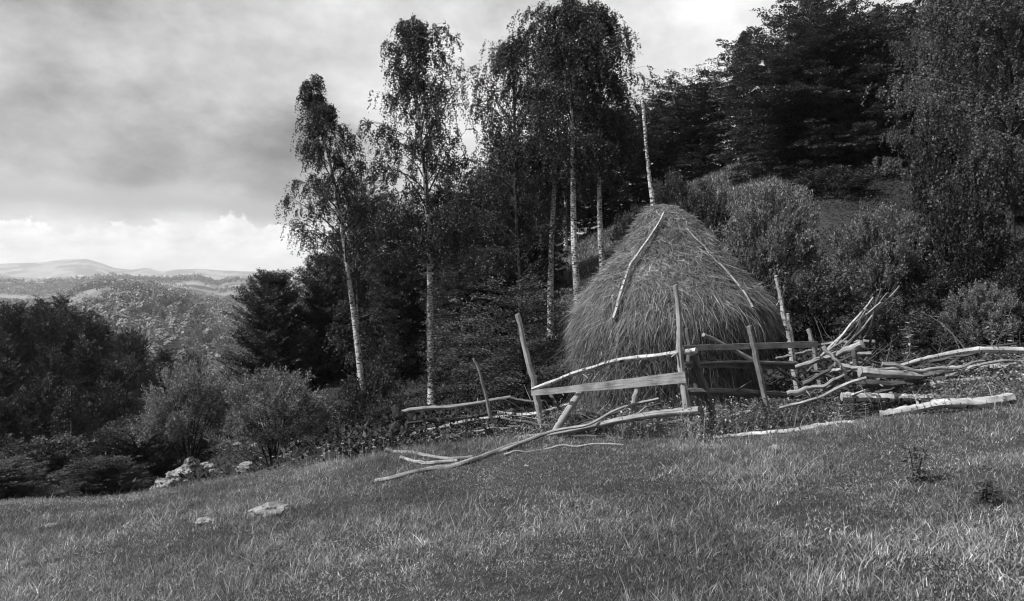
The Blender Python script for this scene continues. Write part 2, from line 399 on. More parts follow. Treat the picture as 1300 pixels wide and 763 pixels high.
tag(mb.build('undergrowth', UNDER), 'low weeds and nettles coloured dark for shade on the bank behind the fence', 'undergrowth', kind='stuff')
# tall weeds along the fence
mb = MB(); n = 15000
t = RNG.random(n); u = 500 + 900 * RNG.random(n); base_d = np.interp(u, [500, 650, 880, 1000, 1100, 1300], [12.2, 12.4, 10.3, 10.9, 10.2, 9.8])
y = base_d + RNG.normal(.35, .45, n); x = (u - 650) / F * y; k = fbm(x * 1.3, y * 1.3, 3); s_ = k > -.06; x, y, k = x[s_], y[s_], k[s_]; m = len(x); z = H(x, y)
ln = (.12 + .42 * RNG.random(m) ** 1.6 * (1 + 2 * k)) * np.where(650 + F * x / y < 700, .6, 1); az = RNG.random(m) * 2 * PI; le = RNG.random(m) * .6
blades(mb, np.stack([x, y, z], 1), np.stack([np.cos(az) * le, np.sin(az) * le, np.ones(m)], 1), ln, .004 + .006 * RNG.random(m), np.stack([np.cos(az), np.sin(az), -.4 * np.ones(m)], 1) * RNG.random((m, 1)) * .9, RNG.random(m) * .95)
rep = 5; idx = np.repeat(np.arange(m)[::2], rep); mm = len(idx); f = .25 + .75 * RNG.random(mm)
az2 = RNG.random(mm) * 2 * PI; P = np.stack([x[idx], y[idx], z[idx] + ln[idx] * f * .9], 1) + RNG.normal(0, .03, (mm, 3))
leaves(mb, P, np.stack([np.cos(az2), np.sin(az2), .2 + .5 * RNG.random(mm)], 1), np.tile([0, 0, 1.0], (mm, 1)) + RNG.normal(0, .4, (mm, 3)), .025 + .05 * RNG.random(mm), .012 + .02 * RNG.random(mm), RNG.random(mm) * .9)
tag(mb.build('tall_weeds', GRASS), 'tall weeds and seeding grasses growing up through the old fence', 'weeds', kind='stuff')

# ------------------------------------------------------------------ trees
def path(p, d, L, n, grav, jit):
    pts = [np.array(p, float)]; d = nrm(np.array(d, float))
    for i in range(n):
        d = nrm(d + np.array([0, 0, grav]) / n + RNG.normal(0, jit, 3)); pts.append(pts[-1] + d * L / n)
    return np.array(pts), d
def hang(mb, starts, outs, K, l0, l1, ls, lw, gr=None):
    """leafy strands hanging from points: the weeping twigs of a birch"""
    M = len(starts); L = l0 + (l1 - l0) * RNG.random(M) ** 1.5
    f = (np.arange(K)[None] + RNG.random((M, K))) / K
    sway = RNG.normal(0, .12, (M, 1, 3)); sway[..., 2] = 0
    P = starts[:, None] + outs[:, None] * (L[:, None] * .45 * np.sqrt(f))[..., None] + np.array([0, 0, -1.0]) * (L[:, None] * f ** 1.5)[..., None] + sway * f[..., None] * L[:, None, None] + RNG.normal(0, .035, (M, K, 3))
    P = P.reshape(-1, 3); k = len(P); ax = RNG.normal(0, .6, (k, 3)); ax[:, 2] -= .7
    rr = np.clip(np.repeat(RNG.random(M) * .4 + (0 if gr is None else gr * .55), K) * .8 + RNG.random(k) * .4, 0, 1)
    leaves(mb, P, ax, RNG.normal(0, 1, (k, 3)) + [0, -.2, .4], ls * (.7 + .6 * RNG.random(k)), lw * (.7 + .6 * RNG.random(k)), rr)
def sprays(mb, starts, dirs, K, L0, L1, ls, lw, droop=.15, flat=.3, fan=.5, gr=None):
    """flat leafy sprays: beech / hornbeam"""
    M = len(starts); L = L0 + (L1 - L0) * RNG.random(M); dirs = nrm(dirs)
    side = nrm(np.cross(dirs, [0, 0, 1.0])); f = RNG.random((M, K)); lat = (RNG.random((M, K)) * 2 - 1) * fan * (1.1 - f * .75)
    P = starts[:, None] + dirs[:, None] * (L[:, None] * f)[..., None] + side[:, None] * (L[:, None] * lat)[..., None]
    P[..., 2] -= L[:, None] * droop * f * f; P += RNG.normal(0, .035, P.shape)
    ax = (dirs[:, None] + side[:, None] * lat[..., None] * 2 + RNG.normal(0, .3, P.shape)).reshape(-1, 3)
    P = P.reshape(-1, 3); k = len(P)
    no = np.tile([0, 0, 1.0], (k, 1)) + RNG.normal(0, flat, (k, 3))
    rr = np.clip(np.repeat(RNG.random(M) * .4 + gr * .5, K) * .8 + RNG.random(k) * .4, 0, 1)
    leaves(mb, P, ax, no, ls * (.7 + .6 * RNG.random(k)), lw * (.7 + .6 * RNG.random(k)), rr)
def shoots(mb, starts, dirs, K, L0, L1, ls, lw):
    """leafy upright shoots: willow and hazel scrub"""
    M = len(starts); L = L0 + (L1 - L0) * RNG.random(M); dirs = nrm(dirs)
    f = (np.arange(K)[None] + RNG.random((M, K))) / K
    P = starts[:, None] + dirs[:, None] * (L[:, None] * f)[..., None] + RNG.normal(0, .02, (M, K, 3))
    ax = (dirs[:, None] * .9 + RNG.normal(0, .55, P.shape)).reshape(-1, 3); P = P.reshape(-1, 3); k = len(P)
    rr = np.clip(np.repeat(RNG.random(M), K) * .4 + RNG.random(k) * .6, 0, 1)
    leaves(mb, P, ax, RNG.normal(0, .6, (k, 3)) + [0, 0, .7], ls * (.7 + .6 * RNG.random(k)), lw * (.7 + .6 * RNG.random(k)), rr)

def birch(name, Hh, lean, W, cb, label, group=None, cat='tree', nl=38, dens=1.0, leaf=.068, bend=0.0, bark=None, r0=None, K=36, lmat=None, wprof=None, hl=.95):
    root = empty(name, (0, 0, 0), 0, label, cat, group)
    wood = MB(); cr = MB(); n = 18; t = np.linspace(0, 1, n)
    tr = np.stack([lean * Hh * t + bend * Hh * np.sin(t * PI) + .03 * Hh * .12 * np.sin(t * 9 + RNG.random() * 6), .01 * Hh * np.sin(t * 6), Hh * t], 1)
    rad = (r0 or Hh * .0115) * (1 - t) ** .75 + .012; rad[0] *= 1.25
    tube(wood, tr, rad, 9, .05)
    wp = wprof or [(0, .5), (.15, .9), (.45, 1), (.75, .62), (1, .22)]; wx = [a for a, _ in wp]; wy = [a for _, a in wp]
    S = []; O = []; G = []
    az = RNG.random() * 6
    for i in range(nl):
        f = (i + RNG.random()) / nl; tt = cb + (0.985 - cb) * f; az += 2.4 + RNG.normal(0, .3)
        p = np.array([np.interp(tt, t, tr[:, c]) for c in range(3)])
        L = W * np.interp(f, wx, wy) * (.45 + .9 * RNG.random()) * 1.2; el = .8 + .6 * f ** 1.5
        pts, dd = path(p, [math.cos(az) * math.cos(el), math.sin(az) * math.cos(el), math.sin(el)], L, 7, -.5, .09); gl = RNG.random()
        rb = max(.010, np.interp(tt, t, rad) * .42); tube(wood, pts, np.linspace(rb, .006, 8), 5, 0, caps=False, mat=1)
        for s_ in np.linspace(.42, 1, int(6 * dens) + 2):
            q = pts[0] + 0; j = s_ * 7; a = int(min(j, 6)); q = pts[a] + (pts[a + 1] - pts[a]) * (j - a)
            for c_ in range(2):
                a2 = az + RNG.normal(0, 1.1); tl = min(L * .3, .55) * (.5 + RNG.random())
                tp, _ = path(q, [math.cos(a2), math.sin(a2), .6], tl, 4, -.7, .12)
                tube(wood, tp, np.linspace(.008, .003, 5), 3, 0, caps=False, mat=1)
                for z_ in ((2, 4) if RNG.random() < .75 else (4,)):
                    S.append(tp[z_]); O.append([math.cos(a2), math.sin(a2), .1]); G.append(gl)
    for k in range(14):
        tt = .86 + .14 * RNG.random(); S.append([np.interp(tt, t, tr[:, c]) for c in range(3)]); a2 = RNG.random() * 6; O.append([math.cos(a2) * .5, math.sin(a2) * .5, .6]); G.append(.5)
    S = np.array(S); O = np.array(O)
    hang(cr, S, O, K, .25, hl, leaf, leaf * .75, np.array(G))
    wood.build('trunk', [bark or BIRCH, TWIG], root, smooth=True); cr.build('crown', lmat or LEAF_BIRCH, root)
    root['_h'] = Hh; root['_w'] = W
    return root
def beech(name, Hh, prof, label, nl=60, K=42, leaf=.11, lmat=None, group=None, el0=.1, el1=.9, cat='tree', L1=1.1, droop=.15, flat=.3, sub=6, wood_m=None, r0=None, trunk_from=0.02, fan=.5):
    """prof: [(height fraction, crown radius in m)]"""
    root = empty(name, (0, 0, 0), 0, label, cat, group)
    wood = MB(); cr = MB(); n = 14; t = np.linspace(0, 1, n)
    tr = np.stack([.012 * Hh * np.sin(t * 5 + 1), .012 * Hh * np.cos(t * 4), Hh * .96 * t], 1)
    rad = (r0 or Hh * .017) * (1 - t) ** .8 + .015; tube(wood, tr, rad, 9, .06)
    px = [a for a, _ in prof]; pw = [a for _, a in prof]; az = RNG.random() * 6; S = []; D = []; G = []
    z0 = px[0]
    for i in range(nl):
        f = ((i + RNG.random()) / nl) ** .85; hz = z0 + (1 - z0) * f; az += 2.4 + RNG.normal(0, .35)
        Lr = np.interp(hz, px, pw) * (.72 + .4 * RNG.random()); el = el0 + (el1 - el0) * f
        p = np.array([np.interp(max(hz - .03, trunk_from), t, tr[:, c]) for c in range(3)])
        p[2] = max(.25, p[2] - math.tan(el) * Lr * .5)
        pts, _ = path(p, [math.cos(az) * math.cos(el), math.sin(az) * math.cos(el), math.sin(el)], Lr / max(math.cos(el), .35), 6, -.25, .08)
        tube(wood, pts, np.linspace(max(.012, np.interp(hz, t, rad) * .4), .006, 7), 5, 0, caps=False)
        gl = RNG.random(); ns = max(3, int(sub * (.4 + Lr / max(pw))))
        for s_ in np.linspace(.2, 1, ns):
            j = s_ * 6; a = int(min(j, 5)); q = pts[a] + (pts[a + 1] - pts[a]) * (j - a)
            for c_ in (-1, 0, 1):
                a2 = az + c_ * (.9 + RNG.normal(0, .3)); S.append(q + RNG.normal(0, .12 if leaf < .125 else .30, 3)); D.append([math.cos(a2), math.sin(a2), .12 + .5 * el * .6 + RNG.normal(0, .12)]); G.append(gl)
    sprays(cr, np.array(S), np.array(D), K, .45, L1, leaf, leaf * .62, droop, flat, fan, np.array(G))
    wood.build('trunk', wood_m or BARK, root, smooth=True); cr.build('crown', lmat or LEAF_DARK, root)
    root['_h'] = Hh; root['_w'] = max(pw)
    return root
def bush(name, Hh, R, label, ns=14, nsh=900, K=22, leaf=.07, lmat=None, group=None, cat='shrub', base=.15, L=.5, bark=None, offx=0.0, aspect=.3, zc=.43, zr=.55, arc=1.25):
    root = empty(name, (0, 0, 0), 0, label, cat, group)
    wood = MB(); cr = MB()
    th = RNG.random(nsh) * 2 * PI; ph = np.arccos(1 - RNG.random(nsh) * arc) ; rr = .45 + .55 * RNG.random(nsh) ** .5
    lump = 1 + .35 * np.sin(th * 3 + ph * 4 + RNG.random() * 6) * .5 + .12 * np.sin(th * 7 + 2)
    d = np.stack([np.sin(ph) * np.cos(th), np.sin(ph) * np.sin(th), np.cos(ph)], 1)
    P = d * (rr * lump)[:, None] * [R, R, Hh * zr] + [offx, 0, Hh * zc]
    P[:, 2] = np.maximum(P[:, 2], .05)
    D = d * .7 + [0, 0, .75] + RNG.normal(0, .3, (nsh, 3))
    nc = 55; ci = RNG.integers(0, nsh, nc); dist = ((P[:, None] - P[ci][None]) ** 2).sum(-1); w = dist.argmin(1)
    P = P + (P[ci][w] - P) * .38; P = P + RNG.normal(0, .03, P.shape) * R
    P2 = P - nrm(D) * L * .5
    shoots(cr, P2, D, K, L * .6, L * 1.3, leaf, leaf * aspect)
    for i in range(ns):
        e = P[RNG.integers(nsh)]; b = RNG.normal(0, .12, 3) * R * .35; b[2] = -.1
        m = (b + e) * .5 + [0, 0, Hh * .04] - d[0] * 0; m[:2] = b[:2] + (e[:2] - b[:2]) * .35
        pts = spline([b, m, e], 8); tube(wood, pts, np.linspace(.018 * R, .006, 8), 5, .05, caps=False)
        for k_ in range(4):
            e2 = P[RNG.integers(nsh)]; j = 2 + k_
            if np.linalg.norm(e2 - pts[j]) < R * 1.1: tube(wood, spline([pts[j], (pts[j] + e2) / 2 + [0, 0, .1], e2], 5), np.linspace(.009 * R, .004, 5), 4, 0, caps=False)
    wood.build('stems', bark or BARK, root, smooth=True); cr.build('foliage', lmat or LEAF_WILLOW, root)
    root['_h'] = Hh; root['_w'] = R
    return root
def put(root, px, d, top=None, half=None, rz=0, dz=-.05, ang_lock=False):
    p = on(px, d, dz); root.location = p; root.rotation_euler = (0, 0, rz)
    if top is not None:
        s = ((HY - top) / F * d - p[2]) / root['_h']; sx = s if half is None else (half / F * d) / root['_w']
        root.scale = (sx, sx, s)
    return root
def putc(root, px, d, label, top=None, half=None, rz=0, group=None, dz=-.05):
    r = dup(root, (0, 0, 0), 0, (1, 1, 1), label, group); return put(r, px, d, top, half, rz, dz)

# --- birches
T = birch('birch_tree', 13.2, -.155, 2.0, .36, 'slender birch leaning left, the leftmost white trunk, standing above the willow', nl=40, bend=.028, wprof=[(0, 1.0), (.25, 1.3), (.42, .8), (.7, .5), (1, .22)], r0=.125)
put(T, 459, 27, top=104)
T = birch('birch_tree', 13.9, -.055, 2.0, .34, 'tall straight birch with white speckled trunk rising alone left of centre', nl=50, bend=.012, wprof=[(0, .6), (.2, 1), (.6, .95), (.85, .6), (1, .3)], r0=.135)
put(T, 549, 27, top=34)
T = birch('birch_tree', 11.5, -.045, 1.7, .5, 'birch with white trunk just left of the haystack, the left one of the close pair', nl=44, wprof=[(0, .8), (.3, 1), (.7, .8), (1, .35)], r0=.13)
put(T, 737, 26, top=17)
B0 = T
T = birch('birch_tree', 11.2, -.02, 1.15, .46, 'birch whose white trunk comes down directly behind the left shoulder of the haystack', nl=42, wprof=[(0, .8), (.3, 1), (.7, .9), (1, .4)], r0=.11)
put(T, 766, 27.5, top=20)
T = birch('birch_tree', 12.5, -.03, 2.3, .2, 'leafy birch filling the gap between the lone tall birch and the close pair', nl=54, dens=1.1, wprof=[(0, .7), (.4, 1), (.75, .85), (1, .35)], r0=.13, bark=TWIG)
put(T, 662, 31, top=58)
putc(B0, 700, 31, 'birch with dense crown half hidden behind the close pair of birches', top=70, rz=2)
T = birch('young_birch', 6.5, -.02, .8, .3, 'thin pale birch sapling standing just right of the leaning birch', nl=20, r0=.05, K=14); put(T, 456, 28.5, top=330)
SAP = T
# right-hand birches
T = birch('birch_tree', 12, .0, 2.9, .12, 'large leafy birch with pale leaves at the right edge of the photo', nl=90, dens=1.35, leaf=.08, K=32, hl=.85, bark=TWIG, lmat=LEAF_WILLOW2, wprof=[(0, .9), (.4, 1), (.8, .8), (1, .4)], r0=.14)
put(T, 1285, 23, top=-120)
RB = T
putc(RB, 1205, 32, 'weeping birch at the top right, between the great beech and the pale-leaved birch', top=-30, half=62, rz=1.1)
T = birch('birch_tree', 9, .0, 1.2, .3, 'birch showing its narrow top just left of the great beech', nl=34); put(T, 945, 57, top=42, half=24)
putc(T, 1112, 56, 'birch whose small pointed top shows above the right of the great beech', top=6, half=20, rz=2)
putc(T, 1030, 55, 'birch whose drooping tip shows above the middle of the great beech, cut by the frame', top=-40, half=22, rz=4)
putc(T, 719, 51, 'small birch with a leaning trunk standing on the sunlit ridge left of the haystack', top=180, half=30, rz=1)

# --- beeches and dark trees
BE = beech('beech_tree', 11, [(.06, 4.2), (.2, 4.9), (.45, 5.0), (.65, 4.6), (.82, 3.7), (.93, 2.5), (1, 1.1)], 'great dark beech with layered boughs reaching the ground on the upper hillside', nl=230, K=64, leaf=.14, sub=8, L1=1.2, el0=-.22, el1=1.2, droop=.2, flat=.5)
put(BE, 1046, 45, top=36, half=112, dz=-1.6)
B2 = beech('beech_tree', 10, [(.06, 3.0), (.2, 3.7), (.45, 4.0), (.65, 3.7), (.83, 2.8), (.94, 1.8), (1, .8)], 'dark round beech on the ridge directly right of the birch pole of the haystack', nl=160, K=55, leaf=.13, el0=-.2, el1=1.15, L1=1.2, droop=.1, flat=.4)
put(B2, 886, 54, top=104, half=70, dz=-1.2)
FIR = beech('spruce_tree', 11, [(.05, 3.0), (.3, 3.3), (.55, 2.7), (.8, 1.6), (.93, .8), (1, .15)], 'dense dark conical tree at the valley rim behind the willow', nl=190, K=50, leaf=.12, el0=.1, el1=1.2, L1=.9, droop=-.25, cat='tree', flat=.6)
put(FIR, 347, 38, top=342, half=56)
lab = {430: 'dark tree standing behind the leaning birch', 505: 'dark tree between the leaning birch and the lone tall birch'}
for i, (px, d, top, half, src, lb) in enumerate([
    (415, 40, 320, 48, FIR, 'dark pointed tree behind the trunk of the leaning birch'),
    (458, 42, 232, 42, B2, 'dark tree whose crown fills the gap right of the leaning birch'),
    (510, 38, 265, 45, B2, 'dark tree behind the foot of the lone tall birch crown, on its left'),
    (590, 36, 222, 52, B2, 'dark round-topped tree right of the lone tall birch'),
    (655, 40, 200, 55, BE, 'dark broad tree behind the leafy gap-filling birch'),
    (620, 34, 330, 60, BE, 'low dark tree with layered boughs behind the leaning fence stake'),
    (560, 44, 300, 55, B2, 'shaded tree deep behind the lone tall birch trunk'),
    (690, 54, 190, 50, B2, 'dark tree on the ridge behind the close pair of birches, left one'),
    (765, 54, 140, 50, B2, 'dark tree on the ridge behind the close pair of birches, right one'),
    (822, 55, 140, 42, B2, 'dark tree on the ridge right behind the tall birch pole'),
    (1160, 50, 32, 60, BE, 'dark tree on the hilltop between the great beech and the weeping birch'),
    (1235, 46, -40, 75, BE, 'dark beech behind the weeping birch at the top right'),
    (1330, 38, -60, 90, B2, 'dark beech behind the pale-leaved birch, cut by the right edge'),
    (1300, 30, 150, 60, B2, 'dark tree low behind the pale-leaved birch at the right edge'),
]):
    putc(src, px, d, lb, top=top, half=half, rz=i * 1.3, dz=-.5)
T = beech('young_beech', 4.2, [(.2, 1.1), (.4, 1.9), (.7, 1.5), (1, .4)], 'young beech with flat sprays behind the fence left of the haystack', nl=34, K=36, leaf=.085, sub=4, L1=.8, r0=.06); put(T, 664, 21, top=352, half=88)
YB = T
putc(YB, 595, 24, 'young beech in shade right of the lone tall birch trunk', top=400, half=50, rz=2)

# --- scrub
W1 = bush('willow_bush', 3.0, 1.15, 'grey-green willow bush with several dark stems at the meadow edge on the left', ns=18, nsh=1700, K=18, leaf=.07, L=.27, zc=.5, zr=.46, arc=1.25, lmat=LEAF_PALE)
put(W1, 350, 16.5, top=466, half=68)
W2 = putc(W1, 238, 25, 'willow bush farther back, left of the willow at the meadow edge', top=458, half=56, rz=2.2)
BB = bush('rounded_bush', 3.2, 1.6, 'round pale-topped willow bush directly right of the haystack top', ns=16, nsh=2300, K=18, leaf=.09, L=.34, aspect=.4, lmat=LEAF_PALE, zc=.46, zr=.52)
put(BB, 983, 23, top=236, half=56)
putc(BB, 1116, 20, 'wide round bush in the middle of the right-hand hillside', top=266, half=58, rz=2)
putc(BB, 1253, 15, 'low round bush above the log pile at the right', top=362, half=46, rz=4)
DB = bush('dark_bush', 2.4, 1.4, 'dark bush on the ridge just right of the haystack top', ns=8, nsh=900, K=20, leaf=.09, L=.5, lmat=LEAF_DARK, aspect=.5)
put(DB, 893, 36, top=236, half=33)
for i, (px, d, top, half, lb) in enumerate([
    (935, 19, 330, 60, 'dark low bush behind the right shoulder of the haystack'),
    (1040, 19, 345, 60, 'dark low bush below and between the two round pale bushes'),
    (1130, 17, 385, 55, 'dark low bush behind the fan of leaning branches'),
    (1200, 19, 330, 50, 'dark bush between the wide round bush and the low bush above the logs'),
    (1060, 38, 215, 50, 'shaded bush under the boughs of the great beech'),
    (852, 44, 224, 26, 'dark bush on the ridge straight above the haystack tip'),
    (806, 40, 268, 26, 'dark bush on the slope left of the haystack tip'),
    (965, 52, 165, 40, 'dark bush behind the left skirt of the great beech'),
    (1030, 52, 150, 46, 'dark bush behind the middle of the great beech'),
    (1095, 52, 145, 46, 'dark bush behind the right skirt of the great beech'),
    (1150, 51, 140, 40, 'dark bush on the hilltop right of the great beech'),
    (472, 19.5, 470, 36, 'dark upright bush between the leaning birch and the lone tall birch'),
    (500, 17, 505, 34, 'dark bush behind the gnarled stump post'),
    (448, 16, 545, 34, 'small dark bush at the foot of the leaning birch'),
    (300, 30, 500, 30, 'dark bush between the two willows'),
    (580, 27, 455, 40, 'shaded bush right of the lone tall birch foot'),
    (800, 22, 400, 40, 'shaded bush behind the left side of the haystack'),
    (415, 22, 512, 42, 'dark bush behind the right side of the willow at the meadow edge'),
]):
    putc(DB, px, d, lb, top=top, half=half, rz=i * 1.1)
HZ = bush('hazel_bush', 3, 1.3, 'leafy hazel bush with bright leaves below the weeping birch', ns=10, nsh=900, K=16, leaf=.085, L=.6, lmat=LEAF_BIRCH, aspect=.65)
put(HZ, 1225, 19, top=235, half=52)
putc(HZ, 1300, 15, 'leafy hazel bush cut by the right edge above the log pile', top=330, half=40, rz=2)
putc(HZ, 1205, 26, 'hazel bush higher on the hillside under the weeping birch', top=140, half=45, rz=4)

# --- ravine wood on the left: individual trees
V1 = beech('ravine_tree', 13, [(.05, 2.4), (.25, 3.6), (.5, 3.9), (.75, 3.0), (.92, 1.6), (1, .4)], 'dark leafy tree crowded among others in the ravine wood on the left', nl=110, K=55, leaf=.16, lmat=LEAF_WOOD, group='trees of the ravine wood', el0=.3, el1=1.15, droop=.05, flat=.45, L1=1.3)
V2 = beech('ravine_tree', 14, [(.05, 3.0), (.25, 3.2), (.5, 2.6), (.8, 1.4), (1, .2)], 'dark leafy tree crowded among others in the ravine wood on the left', nl=120, K=50, leaf=.15, lmat=LEAF_WOOD, group='trees of the ravine wood', el0=.1, el1=.9, droop=.1, L1=1.2)
topf = py_prof((-200, 372), (0, 376), (50, 370), (100, 382), (130, 395), (160, 415), (200, 436), (260, 462), (300, 480), (340, 490))
first = True; cnt = 0
rr_ = random.Random(3)
for d, off, n_ in ((98, 0, 9), (84, 8, 9), (72, 14, 9), (61, 26, 8), (52, 48, 8), (44, 80, 7), (37, 122, 7), (31, 160, 6)):
    for j in range(n_):
        px = -60 + (370 if d > 40 else 330) * (j + .5 + rr_.uniform(-.3, .3)) / n_
        if d < 36 and px > 200: continue
        if d < 40 and px > 250: continue
        top = float(topf(px)) + off + rr_.uniform(-12, 16)
        src = rr_.choice([V1, V2]); half = rr_.uniform(24, 34) * (60 / d) ** .45
        p = on(px, d)
        if (HY - top) / F * d - p[2] < 3.5: continue
        if src is V1 and not V1.get('_used'): r = V1; V1['_used'] = 1
        elif src is V2 and not V2.get('_used'): r = V2; V2['_used'] = 1
        else: r = dup(src, (0, 0, 0), group='trees of the ravine wood')
        put(r, px, d, top=top, half=half, rz=rr_.uniform(0, 6), dz=-.6); cnt += 1
for k_ in (V1, V2):
    if '_used' in k_.keys(): del k_['_used']
putc(SAP, 95, 33, 'small pale-leaved birch with a thin trunk in front of the ravine wood', top=492, half=26)
putc(V1, 55, 26, 'low tree whose top shows at the bottom left behind the meadow edge', top=560, half=75, rz=1)
putc(V1, 130, 23, 'dark tree top left of the white rock outcrop', top=583, half=55, rz=1)
putc(V1, 0, 20, 'dark tree top at the left edge just behind the meadow', top=588, half=65, rz=2)
putc(V1, 180, 31, 'dark tree top above and behind the white rock outcrop', top=535, half=62, rz=3)

# --- distant wood on the far hills: one mass
def distant_wood():
    mb = MB(); r = np.random.default_rng(21)
    def crowns(u, d, hh, rad, K, s, base=0.0):
        x = (u - 650) / F * d; z = H(x, d); n = len(u)
        th = r.random((n, K)) * 2 * PI; cz = r.random((n, K)) * 1.7 - .7; sn = np.sqrt(np.maximum(0, 1 - cz ** 2)); q = .85 + .22 * r.random((n, K))
        tap = 1 - .35 * np.clip(cz, 0, 1)
        P = np.stack([x[:, None] + rad[:, None] * sn * np.cos(th) * q * tap, d[:, None] + rad[:, None] * sn * np.sin(th) * q * tap, z[:, None] + hh[:, None] * (.5 + .5 * cz * q)], -1).reshape(-1, 3)
        D = np.stack([sn * np.cos(th), sn * np.sin(th), cz], -1).reshape(-1, 3); k = len(P)
        ax = r.normal(0, 1, (k, 3)); ax = ax - D * (ax * D).sum(1, keepdims=True); sz = s * (.6 + .8 * r.random(k)) * np.repeat(rad, K) / 4
        leaves(mb, P, ax, D + r.normal(0, .25, (k, 3)), sz, sz * .8, np.clip(np.repeat(r.random(n), K) * .7 + .12 * r.random(k), 0, 1))
    # spur
    n = 2000; u = 20 + 380 * r.random(n); d = 330 + 330 * r.random(n); x = (u - 650) / F * d
    k = fbm(x / 50, d / 50, 3) > -.10; u, d = u[k], d[k]; n = len(u)
    rr2 = r.random(n) ** 1.8; cf = r.random(n) < .22
    crowns(u, d, np.where(cf, 11 + 5 * rr2, 6 + 9 * rr2), np.where(cf, 2.0, 2.4 + 5 * rr2), 190, 1.0)
    n = 45; u = 196 + 26 * r.random(n); d = 560 + 50 * r.random(n); crowns(u, d, 8 + 7 * r.random(n), 2 + r.random(n), 90, 1.3)
    # ravine continuing beyond the near trees
    n = 900; u = -60 + 420 * r.random(n); d = 105 + 220 * r.random(n); crowns(u, d, 9 + 5 * r.random(n), 3 + 1.5 * r.random(n), 180, .9)
    # fields: hedgerows and copses
    n = 14000; u = -40 + 460 * r.random(n); d = 700 + 2000 * r.random(n); x = (u - 650) / F * d
    f1 = np.abs(fbm(x / 160, d / 160, 3)) < .012; f2 = fbm(x / 240 + 40, d / 240, 4) > .07; k = f1 | f2 | (r.random(n) < .03) | ((u > 232) & (d < 1240) & (r.random(n) < .75)); u, d = u[k], d[k]; n = len(u)
    crowns(u, d, 7 + 7 * r.random(n), 3.5 + 2.5 * r.random(n), 26, 2.4)
    n = 160; u = -20 + 380 * r.random(n); d = 2380 + 160 * r.random(n); crowns(u, d, 10 + 9 * r.random(n), 5 + 4 * r.random(n), 20, 2.6)
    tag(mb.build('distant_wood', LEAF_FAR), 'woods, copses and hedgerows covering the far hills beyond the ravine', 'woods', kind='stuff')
distant_wood()

# ------------------------------------------------------------------ haystack
HD = 15.0
HP = np.array([(262, 828, 852), (268, 820, 862), (280, 811, 880), (303, 797, 901), (316, 788, 912), (332, 776, 927), (351, 759, 945), (373, 743, 966), (386, 739, 977), (400, 731, 982), (412, 727, 981), (433, 723, 976), (455, 726, 970), (472, 730, 967), (498, 738, 963), (545, 740, 960), (575, 740, 960)], float)
base = on(848, HD, 0); bx, by, bz = base
def hs_point(t, th, lump=True):
    """t 0 top .. 1 bottom"""
    py = 262 + t * (575 - 262); L = np.interp(py, HP[:, 0], HP[:, 1]); R = np.interp(py, HP[:, 0], HP[:, 2])
    cx = ((L + R) / 2 - 650) / F * HD; r = (R - L) / 2 / F * HD * .955; z = (HY - py) / F * HD
    uc = np.clip(np.cos(th + 1.0), 0, 1) * np.clip((t - .42) / .07, 0, 1) * np.clip((1.15 - t) / .4, 0, 1); r = r * (1 - .07 * uc)
    if lump:
        r = r * (1 + .09 * fbm(th * 1.9 + 50 + 0 * t, t * 7, 4)) + .12 * fbm(th * 5 + 9, t * 22, 4)
    return np.stack([cx + r * np.cos(th) - bx, r * np.sin(th) * .95, z - bz], -1)
stack = empty('haystack', base, 0, 'large conical haystack with shaggy sides built round a tall birch pole', 'haystack')
mb = MB()
T_, TH = np.meshgrid(np.linspace(0, 1, 90), np.linspace(0, 2 * PI, 121)[:-1], indexing='ij')
P = hs_point(T_, TH); n_, m_ = T_.shape
i, j = np.meshgrid(np.arange(n_ - 1), np.arange(m_), indexing='ij')
q = np.stack([i * m_ + j, (i + 1) * m_ + j, (i + 1) * m_ + (j + 1) % m_, i * m_ + (j + 1) % m_], -1).reshape(-1, 4)
mb.add(P.reshape(-1, 3), q=q, r=.15 + .25 * RNG.random(n_ * m_))
mb.add(np.concatenate([P[0], P[0].mean(0)[None] + [[0, 0, .05]]]), t=[[a, (a + 1) % m_, m_] for a in range(m_)], r=np.full(m_ + 1, .3))
